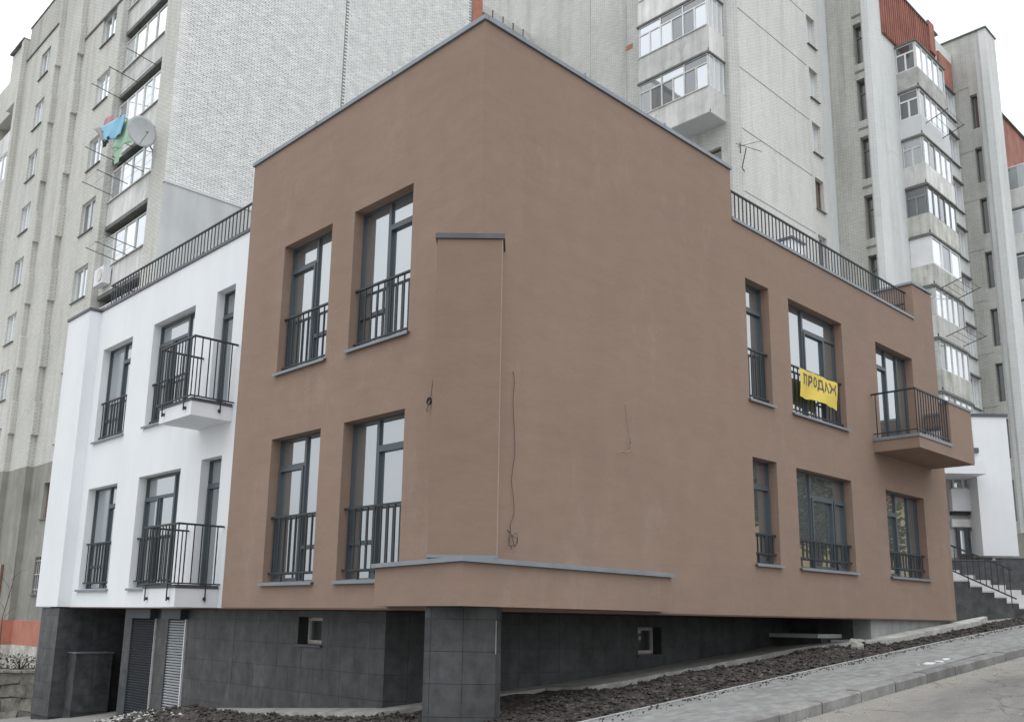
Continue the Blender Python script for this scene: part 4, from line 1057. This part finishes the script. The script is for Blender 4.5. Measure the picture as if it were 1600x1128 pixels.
ds = thing('satellite_dish', 'round grey satellite dish on the loggia of the white brick tower', 'satellite dish', (4.5, 22.1, 16.3))
def dish(c, ax, r, depth, name, parent):
    c = Vector(c); ax = Vector(ax).normalized(); x = ax.cross(Vector((0, 0, 1))).normalized(); y = x.cross(ax)
    mb = MB(); R_, S_ = 6, 24
    for t in (0, 1):
        for i in range(R_ + 1):
            rr = r * i / R_
            for j in range(S_): a = 2 * math.pi * j / S_; mb.v.append(c + (x * math.cos(a) + y * math.sin(a)) * rr + ax * (depth * (i / R_) ** 2 - .015 * t))
    K = (R_ + 1) * S_
    for i in range(R_):
        for j in range(S_):
            a, b = i * S_ + j, i * S_ + (j + 1) % S_
            mb.f += [(a, b, b + S_, a + S_), (K + a, K + a + S_, K + b + S_, K + b)]
    for j in range(S_): a, b = R_ * S_ + j, R_ * S_ + (j + 1) % S_; mb.f.append((a, b, K + b, K + a))
    mb.build(name, M['dish'], parent, smooth=True); return x, y
dc = Vector((3.85, 21.95, 16.35)); dax = Vector((.12, -.97, -.10)).normalized()
dish(dc, dax, .54, .09, 'reflector', ds)
MB().tube([dc + dax * -.02 + Vector((0, 0, -.48)), dc + dax * .45 + Vector((0, 0, -.12))], .014).build('feed_arm', M['steel'], ds)
MB().tube([dc + dax * .45 + Vector((0, 0, -.12)), dc + dax * .36 + Vector((0, 0, -.06))], .035, 8).build('feed_horn', M['steel'], ds)
MB().bar(dc - dax * .02, (4.55, 22.5, 16.1), .04).bar((4.55, 22.5, 16.1), (4.55, 22.5, 15.9), .05).build('bracket', M['steel'], ds)
ac = thing('air_conditioner', 'white air conditioner unit below a loggia just above the white wing', 'air conditioner', (4.5, 25.6, 11.9))
MB().box((4.22, 25.1, 11.75), (4.5, 25.95, 12.4)).build('casing', M['whitepaint'], ac)
MB().tube([(4.218, 25.4, 12.08), (4.19, 25.4, 12.08)], .24, 16).build('fan_grille', M['oldwhite'], ac)

# retaining wall + slope at the far left
rw = thing('retaining_wall', 'old rubble stone retaining wall with moss at the left edge', 'wall', (2.0, 20.0, -2.4))
random.seed(3)
RF = Frame((0.2, 17.2, 0), (-.68, .73, 0), (-.73, -.68, 0))
MB().fbox(RF, -1.2, 6, -.35, -.06, -2.9, -1.5).build('wall_core', M['sand'], rw)
z = -2.65
while z < -1.6:
    a = -1.2; hh = random.uniform(.22, .32)
    while a < 5.5:
        w_ = random.uniform(.22, .62); j = random.uniform(-.035, .045)
        mb = MB(); mb.fbox(RF, a + .01, a + w_ - .01, -.05, .0 + j, z + .01, min(z + hh - .01, -1.5))
        for v in mb.v: v += Vector((random.uniform(-.035, .035), random.uniform(-.035, .035), random.uniform(-.045, .045)))
        mb.build('stone', M['stone'], rw); a += w_
    z += hh
for k in range(16): MB().fbox(RF, -1.3 + k * .46, -.85 + k * .46, -.4, .06 + random.uniform(-.04, .03), -1.498, -1.44 + random.uniform(-.02, .03)).build('cap_stone', M['stone'], rw)
mb = MB()
for i in range(13):
    for j in range(9):
        s, d = -1.5 + i * .7, -.36 - j * 1.2; p = RF.p(s, d, 0); mb.v.append(Vector((p.x, p.y, -1.5 - j * .06 + .10 * rnoise(i * .9, j))))
for i in range(12):
    for j in range(8): a = i * 9 + j; mb.f.append((a, a + 1, a + 10, a + 9))
mb.build('bank', M['soil'], fix=True)['kind'] = 'structure'
leafm = weathered('ivy_leaf', (.12, .125, .075), .5, 5, .9, 0, 20, .1, spec=.05)
twigm = M['bark']
def shrub(c, n, r, h, label, dry=False):
    t = thing('shrub', label, 'shrub', c)
    q = MB(); L = MB()
    for k in range(9):
        a = random.random() * 6.28; tip = Vector(c) + Vector((r * .9 * math.cos(a), r * .9 * math.sin(a), h * random.uniform(.5, 1.1)))
        midp = (Vector(c) + tip) / 2 + Vector((random.uniform(-.1, .1), random.uniform(-.1, .1), .1)); q.tube([c, midp, tip], [.014, .009, .004], 4)
    q.build('stem', twigm, t)
    for k in range(n):
        a = random.random() * 6.28; rr = r * math.sqrt(random.random()); zz = random.random() ** 1.3
        p = Vector(c) + Vector((rr * math.cos(a), rr * math.sin(a), .05 + h * zz * (1 - .4 * rr / r)))
        d = Vector((random.uniform(-1, 1), random.uniform(-1, 1), random.uniform(-.5, .9))).normalized(); x = d.cross(Vector((.3, .2, 1))).normalized(); s = random.uniform(.02, .045)
        L.poly([p - x * s * .6, p + d * s, p + x * s * .6, p - d * s])
    o = L.build('foliage', leafm, t, fix=False); o['kind'] = 'stuff'; return t
p = RF.p(.9, -.45, 0); shrub((p.x, p.y, -1.5), 700, .55, .55, 'low ivy bush nearest the building on top of the stone wall')
p = RF.p(2.1, -.4, 0); shrub((p.x, p.y, -1.5), 900, .7, .75, 'spreading dark green bush on the stone wall at the frame edge')
p = RF.p(.2, -.9, 0); shrub((p.x, p.y, -1.5), 300, .4, .45, 'small weed clump between the stone wall and the orange base')
# leafless young tree at the frame's left edge
tr = thing('bare_tree', 'thin leafless sapling in front of the grey plastered tower base', 'tree', (0.85, 20.2, -1.5))
q = MB(); q.tube([(0.85, 20.2, -1.5), (.8, 20.15, -.2), (.95, 20.05, .9), (.9, 20.0, 1.6)], [.016, .012, .008, .004], 5); q.build('trunk', twigm, tr)
q = MB()
for k in range(7):
    z = -.2 + k * .2; a = k * 2.4; s = Vector((.83 + .01 * k, 20.13 - .01 * k, z)); e = s + Vector((.4 * math.cos(a), .4 * math.sin(a), .35)) * random.uniform(.6, 1.0)
    q.tube([s, (s + e) / 2 + Vector((0, 0, .08)), e], [.006, .004, .002], 4)
q.build('branch', twigm, tr)

# ---- tower two (behind the brown building)
T2 = thing('apartment_tower', 'tall pale brick tower with stacked glazed balconies behind the brown building', 'apartment block', (23.35, 10, -1))
X2 = 23.35
hT = [(11.0, 14.2, 17.65 - 2.77 * k, 19.3 - 2.77 * k) for k in range(0, 3)] + [(11.2, 14.0, 20.3 + 2.77 * k, 22.75 + 2.77 * k) for k in range(4)]
wall(FA(X2), 10.501, 28.0, -1, 34, hT, .5).build('wall', M['brickgrey'], T2)
MB().box((X2 + .9, 10.4, 5), (X2 + 1.0, 21, 33)).build('wall', M['room'], T2)
for k in range(3): window(T2, FA(X2), [(11.0 + .8 * i, 11.8 + .8 * i, 17.65 - 2.77 * k, 19.3 - 2.77 * k) for i in range(4)], .15, fw=.06, fmat='brownframe', gmat='glassdark')
for y in (15.9, 18.1): MB().box((X2 - .012, y, 5), (X2 - .001, y + .03, 34)).build('pilaster_strip', M['ledge'], T2)
BL = FA(X2 - 1.2)
for k in range(4):
    zb = 20.25 + 2.80 * k
    b = MB(); b.box((X2 - 1.2, 10.72, zb), (X2 - .001, 14.3, zb + .15)); bo = b.build('balcony', M['palerender'], T2)
    MB().fbox(BL, 10.72, 14.3, -.06, .02, zb + .02, zb + 1.18).build('parapet_panel', M['panel'], bo)
    MB().fbox(FB(10.72), X2 - 1.14, X2 - .002, -.06, .02, zb + .02, zb + 1.18).build('parapet_panel', M['panel'], bo)
    MB().box((X2 - 1.26, 10.66, zb + 2.70), (X2, 14.36, zb + 2.775)).build('slab_edge', M['slab'], bo)
    n = 6; wd = 3.5 / n; dark = {0: [1, 3, 4, 6], 1: [1, 2, 6, 7]}.get(k, [4, 7])
    window(T2, BL, [(10.76 + wd * i, 10.76 + wd * (i + 1), zb + 1.22, zb + 2.28) for i in range(n)] + [(10.76 + 2 * wd * i, 10.76 + 2 * wd * (i + 1), zb + 2.28, zb + 2.69) for i in range(3)], .0, fw=.032, fmat='whiteframe' if k else 'oldwhite', gmats={i: ('glassdark' if i in dark else 'glassold') for i in range(9)}, name='balcony_glazing', sill=(10.74, 14.28, zb + 1.22, .05, 'oldwhite'))
    window(T2, FB(10.72), [(X2 - 1.12 + .36 * i, X2 - .76 + .36 * i, zb + 1.22, zb + 2.69) for i in range(3)], .0, fw=.032, fmat='whiteframe', gmats={i: 'glasslight' for i in range(3)}, name='balcony_glazing')
# front face
wt = [28.1, 25.33, 22.56, 19.8, 17.03, 14.26]
hF = [(29.45, 30.25, z - 1.55, z) for z in wt]
wall(FB(10.0), X2, 31.25, -1, 34, hF, .5).build('wall', M['brick'], T2)
for k, z in enumerate(wt):
    window(T2, FB(10.0), [(29.45, 29.85, z - 1.55, z), (29.85, 30.25, z - 1.55, z)], .18, fw=.05, fmat=['whiteframe', 'whiteframe', 'whiteframe', 'brownframe'][k % 4], gmat='glasslight' if k < 3 else 'glassdark', sill=(29.4, 30.3, z - 1.55, .08, 'slab'))
for k in range(8):
    z = 14.2 + 2.77 * k; MB().fbox(FB(10.0), X2 - .0, 29.2, 0.0005, .014, z, z + .03).build('ledge', M['ledge'], T2)
MB().fbox(FB(10.0), 30.62, 31.24, .0005, .12, -1, 34).build('pilaster', M['palerender'], T2)
# step towards the street with a slot of stair windows
st = [(8.2, 8.6, z, z + 2.1) for z in (5.2, 8.2, 11.1, 14.0, 16.9, 19.8, 22.7, 25.6)]
wall(FA(31.26), 8.151, 9.999, -1, 30.75, st, .5).build('wall', M['brickdull'], T2)
for k, s in enumerate(st):
    w_ = window(T2, FA(31.26), [(s[0], s[1], s[2], s[3] - .6), (s[0], s[1], s[3] - .6, s[3])], .3, fw=.035, fmat='slab', gmat='glassdark')
    MB().fbox(FA(31.26), s[0] - .02, s[1] + .02, .0005, .02, s[3] + .35, s[3] + .45).build('ledge', M['slab'], T2)
w3 = [28.2 - 2.66 * k for k in range(8)]
h3 = [(40.1, 41.6, z - 1.6, z) for z in w3] + [(34.6, 37.4, 25.2 - 2.49 * k + .9, 25.2 - 2.49 * k + 2.3) for k in range(-0, 7)]
wall(FB(7.85), 31.26, 41.85, -1, 30.75, h3, .3).build('wall', M['brickfine'], T2)
MB().box((32.3, 8.9, 3), (41.5, 9.0, 30)).build('wall', M['room'], T2)
for z in w3:
    window(T2, FB(7.85), [(40.1 + .5 * i, 40.6 + .5 * i, z - 1.6, z) for i in range(3)], .08, fw=.05, fmat='whiteframe', gmats={0: 'glasslight', 1: 'glassold', 2: 'glasslight'}, sill=(40.0, 41.7, z - 1.6, .10, 'slab'))
    MB().fbox(FB(7.85), 40.0, 41.7, .001, .14, z + .02, z + .10).build('ledge', M['slab'], T2)
BF = FB(6.85); BS = FA(34.15)
styles = ['whiteframe', 'whiteframe', 'oldwhite', 'steel', 'solid', 'oldwhite', 'oldwhite', 'oldwhite']
for k in range(8):
    zb = 25.1 - 2.49 * k; xa = 34.12 + .0 * k; xb = 37.6
    bo = MB().box((xa, 6.85, zb), (xb, 7.849, zb + .14)).build('balcony', M['palerender'], T2)
    pm = ['ledge', 'palerender', 'panel', 'panelold', 'panelold', 'panel', 'panelold', 'panel'][k]
    MB().fbox(BF, xa, xb, -.05, .02, zb + .02, zb + .98).build('parapet_panel', M[pm], bo)
    MB().fbox(FA(xa), 6.9, 7.849, -.05, .02, zb + .02, zb + .98).build('parapet_panel', M[pm], bo)
    MB().box((xa - .07, 6.78, zb + 2.36), (xb + .05, 7.849, zb + 2.43)).build('slab_edge', M['slab'], bo)
    sty = styles[k]
    if sty == 'solid':
        MB().fbox(FA(xa), 6.9, 7.84, -.04, .0, zb + .985, zb + 2.355).build('panel', M['whiteframe'], bo)
        window(T2, BF, [(xa + .03 + 1.14 * i, xa + 1.17 + 1.14 * i, zb + .99, zb + 2.35) for i in range(3)], .0, fw=.09, fmat='whiteframe', gmats={0: 'glasslight', 1: 'glassdark', 2: 'glasslight'}, name='balcony_glazing')
    else:
        n = 5; wd = (xb - xa - .06) / n
        window(T2, BF, [(xa + .03 + wd * i, xa + .03 + wd * (i + 1), zb + .99, zb + 2.35) for i in range(n)], .0, fw=.045, fmat=sty, gmats={i: ['glasslight', 'glassold', 'glasslight', 'glassdark', 'glassold'][(i * 2 + k * 3) % 5] for i in range(n)}, name='balcony_glazing')
        window(T2, FA(xa), [(6.93, 7.38, zb + .99, zb + 1.9), (7.38, 7.83, zb + .99, zb + 1.9), (6.93, 7.83, zb + 1.9, zb + 2.35)], .0, fw=.04, fmat=sty, gmat='glassdark' if k in (0, 1, 3) else 'glassold', name='balcony_glazing')
# red ribbed cladding at the top
q = MB(); q.box((32.7, 7.74, 27.65), (39.2, 7.848, 30.78))
q.build('cladding', M['redclad'], T2)
q = MB()
for k in range(26): q.box((32.75 + k * .25, 7.69, 27.66), (32.83 + k * .25, 7.739, 30.77))
q.build('cladding_ribs', M['redclad'], T2)['kind'] = 'stuff'
MB().box((31.2, 7.65, 30.783), (39.6, 10.5, 30.88)).build('roof_edge', M['slab'], T2)
MB().box((38.3, 7.62, 29.3), (39.0, 7.73, 31.1)).build('vent_stack', M['redclad'], T2)
MB().box((39.7, 7.74, 28.35), (41.5, 7.848, 30.0)).build('cladding', M['redclad'], T2)
# dull patch of missing brick
MB().fbox(FA(X2), 15.55, 15.95, .0005, .012, 25.95, 26.2).build('patch', M['orange'], T2)
an = thing('antenna', 'small television antenna on the corner of the pale brick tower', 'antenna', (23.35, 10, 17.6))
q = MB(); q.bar((23.0, 9.85, 17.8), (22.95, 9.6, 18.55), .03); q.bar((23.34, 9.95, 17.8), (23.0, 9.85, 17.8), .03); q.build('mast', M['rust'], an)
q = MB(); q.bar((22.3, 9.6, 18.35), (24.2, 9.6, 19.35), .018); q.bar((22.2, 9.6, 18.45), (24.0, 9.5, 18.75), .018); q.bar((22.5, 9.6, 18.15), (22.5, 9.6, 18.6), .03); q.build('rods', M['rust'], an)
labs = ['topmost drying rack on the tower balcony column, right side', 'drying rack near the grey net curtains two floors above the annex', 'lowest drying rack just above the white annex roof']
for (x0, x1, z), lb in zip(((34.6, 36.6, 23.4), (34.8, 36.8, 15.2), (34.9, 37.0, 12.9)), labs):
    r = thing('drying_rack', lb, 'drying rack', (x0, 6.85, z)); q = MB()
    for x in (x0, x1): q.bar((x, 6.85, z - .1), (x - .2, 5.7, z + .15), .03)
    for k in range(4): q.bar((x0 - .05 * k, 6.6 - .28 * k, z - .04 + .055 * k), (x1 - .05 * k, 6.6 - .28 * k, z - .04 + .055 * k), .014)
    q.build('frame', M['rust'], r)

# ---- tower three
T3 = thing('apartment_tower', 'farther pale tower at the right edge with a gabled-looking top and dark slot windows', 'apartment block', (41.9, 6.37, 0))
sl = [(6.72, 7.08, z, z + 2.0) for z in (5.0, 8.1, 11.0, 13.9, 17.0, 20.0, 22.9, 26.0)]
wall(FA(41.88), 6.38, 8.4, 4.4, 31.6, sl, .5).build('wall', M['brickdull'], T3)
wall(FA(42.3), 8.401, 11.0, 4.4, 31.2, [], .5).build('wall', M['brickdull'], T3)
wall(FA(41.88), 6.38, 8.4, -2, 4.397, [(6.72, 7.08, 1.2, 2.8)], .5).build('wall', M['plaster'], T3)
for s in sl:
    window(T3, FA(41.88), [(s[0], s[1], s[2], s[3])], .25, fw=.03, fmat='slab', gmat='glassdark')
MB().fbox(FA(41.88), 6.45, 6.62, .0005, .03, 4.4, 31.2).build('pilaster_strip', M['greyrender'], T3)
for z in (8, 10.8, 13.6, 16.4, 19.2, 22, 24.8, 28.5): MB().fbox(FA(41.88), 7.1, 8.38, .0005, .02, z, z + .05).build('ledge', M['ledge'], T3)
MB().box((41.88, 6.0, -2), (43.35, 6.378, 31.6)).build('wall', M['brickfine'], T3)
MB().box((41.80, 5.94, 31.603), (43.42, 8.45, 31.68)).build('roof_edge', M['slab'], T3)
MB().box((43.36, 6.37, 24.4), (56, 6.6, 27.6)).build('cladding', M['redclad'], T3)
MB().box((43.36, 6.37, -2), (56, 6.6, 24.39)).build('wall', M['brickpale'], T3)
MB().box((43.3, 6.25, 27.603), (56, 6.7, 27.68)).build('roof_edge', M['slab'], T3)
for k in range(7):
    zb = 21.9 - 2.55 * k
    bo = MB().box((44.1, 5.3, zb), (48.2, 6.369, zb + .14)).build('balcony', M['palerender'], T3)
    MB().fbox(FB(5.3), 44.1, 48.2, -.05, .02, zb + .02, zb + 1.0).build('parapet_panel', M['panel'], bo)
    MB().fbox(FA(44.1), 5.35, 6.369, -.05, .02, zb + .02, zb + 1.0).build('parapet_panel', M['panel'], bo)
    window(T3, FB(5.3), [(44.13 + 1.0 * i, 45.13 + 1.0 * i, zb + 1.02, zb + 2.4) for i in range(4)], 0, fw=.06, fmat='whiteframe', gmats={0: 'glasslight', 1: 'glasslight', 2: 'glassold', 3: 'glasslight'}, name='balcony_glazing')
    window(T3, FA(44.1), [(5.36, 6.36, zb + 1.02, zb + 2.4)], 0, fw=.06, fmat='whiteframe', gmat='glasslight' if k % 2 else 'glassold', name='balcony_glazing')

# ================================================================== WHITE ANNEX WITH ENTRANCE STAIRS (right)
AN = thing('annex_building', 'plain white annex with a glazed entrance behind the stairs at the right edge', 'building', (17.5, -1.5, 0.3))
E_ = Vector((0.7117, -0.7025, 0)); NN = Vector((-0.7025, -0.7117, 0))     # along the picture, towards the street corner
base = CAM + Vector((-NN.x, -NN.y, 0)) * 26.0
AF = Frame((base.x, base.y, 0), E_, NN)
def SF(D): b_ = CAM + Vector((-NN.x, -NN.y, 0)) * D; return Frame((b_.x, b_.y, 0), E_, NN)
A28 = SF(28)
MB().fbox(A28, 13.97, 15.02, -6, 0, 2.02, 6.24).build('wall', M['white'], AN)
MB().fbox(A28, 13.93, 15.06, -6, .04, 6.243, 6.33).build('coping', M['copingdark'], AN)
MB().fbox(A28, 11.6, 13.969, -1.9, .6, 4.38, 4.75).build('canopy', M['white'], AN)
MB().fbox(A28, 13.2, 13.968, -1.9, -.5, 4.753, 5.3).build('wall', M['white'], AN)
MB().fbox(A28, 13.7, 14.05, -.2, .1, 5.1, 5.25).build('gutter', M['copingdark'], AN)
G = SF(28.62)
MB().fbox(G, 12.2, 14.6, -2.0, -.12, 0.3, 2.0).build('door_base', M['room'], AN)
MB().fbox(G, 12.2, 14.6, -2.0, -.12, 2.001, 4.6).build('wall', M['greyrender'], AN)
window(AN, G, [(13.52, 13.83, 4.10, 4.62), (13.83, 14.14, 4.10, 4.62)], 0, fw=.04, fmat='whiteframe', gmat='glassold')
MB().fbox(G, 13.4, 14.16, -.3, .12, 3.40, 4.08).build('balcony_panel', M['white'], AN)
MB().fbox(G, 13.4, 14.16, -.1, .05, 3.30, 3.39).build('slab_edge', M['interior'], AN)  # near-black strip for the soffit under the panel, shade put into its colour
MB().fbox(G, 13.4, 14.16, -.1, .0, 2.92, 3.16).build('lintel', M['panel'], AN)
window(AN, G, [(13.52, 13.83, 2.03, 2.9), (13.83, 14.14, 2.03, 2.9)], -.02, fw=.05, fmat='frame', gmat='glasslight', sashes=(0, 1), name='entrance_door')
# street-side stairs
STR = thing('entrance_stairs', 'dark tiled stairs with white steps and a metal handrail beside the brown corner', 'stairs', (14.9, -1.0, 0.2))
S25, S26 = SF(24.9), SF(26.4)
def zg(F, s): p = F.p(s, 0, 0); return gz(p.x, p.y) - .3
top_s, top_z = 11.45, 1.15
N_ST = 11
for k in range(N_ST):
    a = top_s + k * .308 + .24; z = top_z - k * .137
    s0 = a if k else 11.0
    s0 = 11.0 if k == 0 else a
    # solid riser block with pale tread
    MB().fbox(S25, s0, a + .308 if k else a + .308, -.40, -.0, -.6, z - .035).build('riser_block', M['tile'], STR)
    MB().fbox(S25, s0 - .02, a + .308 + .012, -.40, -.001, z - .0345, z).build('tread', M['oldwhite'], STR)
# white risers seen beyond each tread
MB().fbox(S25, 11.0, 15.2, -1.9, -1.46, -.6, 1.18).build('landing_wall', M['tile'], STR)
for k in range(9):
    a = 11.55 + k * .40; z = 1.43 - k * .125
    MB().fbox(S25, a, a + .398, -1.0, -.42, -.5, z).build('riser', M['palestep'], STR)
for k, (a, b, z) in enumerate(((12.35, 13.0, 1.78), (13.0, 13.9, 1.79), (13.9, 14.8, 1.86), (14.8, 17.5, 1.88))):
    MB().fbox(SF(26.9), a, b - .002, -.3, 0, -.2, z).build('parapet_wall', M['tile'], STR)
    MB().fbox(SF(26.9), a, b - .002, -.32, .02, z + .002, z + .03).build('coping', M['copingdark'], STR)
HR = SF(24.75)
hr = MB().bar(HR.p(11.5, 0, 2.04), HR.p(13.05, 0, 1.42), .04).build('handrail', M['rail'], STR)
MB().bar(HR.p(11.5, 0, 1.38), HR.p(13.1, 0, .68), .032).build('lower_rail', M['rail'], hr)
for k in range(10):
    s = 11.58 + k * .155; t = (s - 11.5) / 1.55; z1 = 2.04 - .62 * t; z0 = 1.38 - .6775 * t
    MB().fbox(HR, s - .009, s + .009, -.008, .008, z0 if k not in (2, 9) else z0 - .3, z1).build('baluster', M['rail'], hr)

# ================================================================== ACROSS THE STREET (seen only as reflections in the lower panes)
oh = thing('street_house', 'ochre plastered house across the street mirrored in the window panes', 'house', (90, -36, 0.5))
MB().box((72, -40, -.5), (110, -32, 12.5)).build('wall', M['ochre'], oh)
MB().prism([(71.5, -40.5), (110.5, -40.5), (110.5, -31.5), (71.5, -31.5)], [12.51] * 4, [12.75] * 4).build('roof', M['redclad'], oh)
for k in range(13):
    for z in (1.4, 4.6, 7.8): MB().box((73.2 + 2.8 * k, -31.999, z), (74.5 + 2.8 * k, -31.96, z + 1.7)).build('window', M['glassdark'], oh)
crownm = weathered('crown_leaf', (.07, .08, .04), .4, 2, .7, 0, 20, .1)
def far_tree(x, y, h, label):
    t = thing('street_tree', label, 'tree', (x, y, gz(x, 0) - .1)); q = MB(); b = Vector((x, y, gz(x, 0) - .1)); q.tube([b, b + Vector((.1, 0, h * .4)), b + Vector((0, .2, h * .85))], [.25, .17, .05], 7)
    for k in range(14):
        a = k * 2.4; s = b + Vector((0, 0, h * (.3 + .04 * k))); q.tube([s, s + Vector((math.cos(a) * h * .16, math.sin(a) * h * .16, h * .1)), s + Vector((math.cos(a) * h * .3, math.sin(a) * h * .3, h * .2))], [.08, .05, .015], 5)
    q.build('trunk', M['bark'], t); L = MB()
    for k in range(3500):
        a, ph = random.random() * 6.28, math.acos(random.uniform(-.7, 1)); rr = h * .36 * random.uniform(.45, 1.0) * (1 + .25 * math.sin(a * 3) * math.sin(ph * 4))
        p = b + Vector((rr * math.sin(ph) * math.cos(a), rr * math.sin(ph) * math.sin(a), h * .66 + rr * math.cos(ph) * .95)); d = Vector((random.gauss(0, 1), random.gauss(0, 1), random.gauss(0, 1))).normalized(); xx = d.orthogonal().normalized(); s = random.uniform(.08, .2)
        L.poly([p - xx * s, p + d * s, p + xx * s, p - d * s])
    o = L.build('crown', crownm, t, fix=False); o['kind'] = 'stuff'
far_tree(34, -19, 9.0, 'nearest broad tree across the street mirrored in the narrow lower window')
far_tree(41, -22, 10.0, 'second tree across the street mirrored in the wide lower window')
far_tree(48, -20, 9.5, 'tree across the street between the broad one and the ochre house')
far_tree(55, -24, 9.5, 'last tree across the street beside the ochre house')
far_tree(46, -28, 11.0, 'tallest tree across the street standing behind the row')
far_tree(63, -24, 9.0, 'tree across the street before the ochre house front')
far_tree(28, -17, 7.5, 'leftmost low tree across the street')
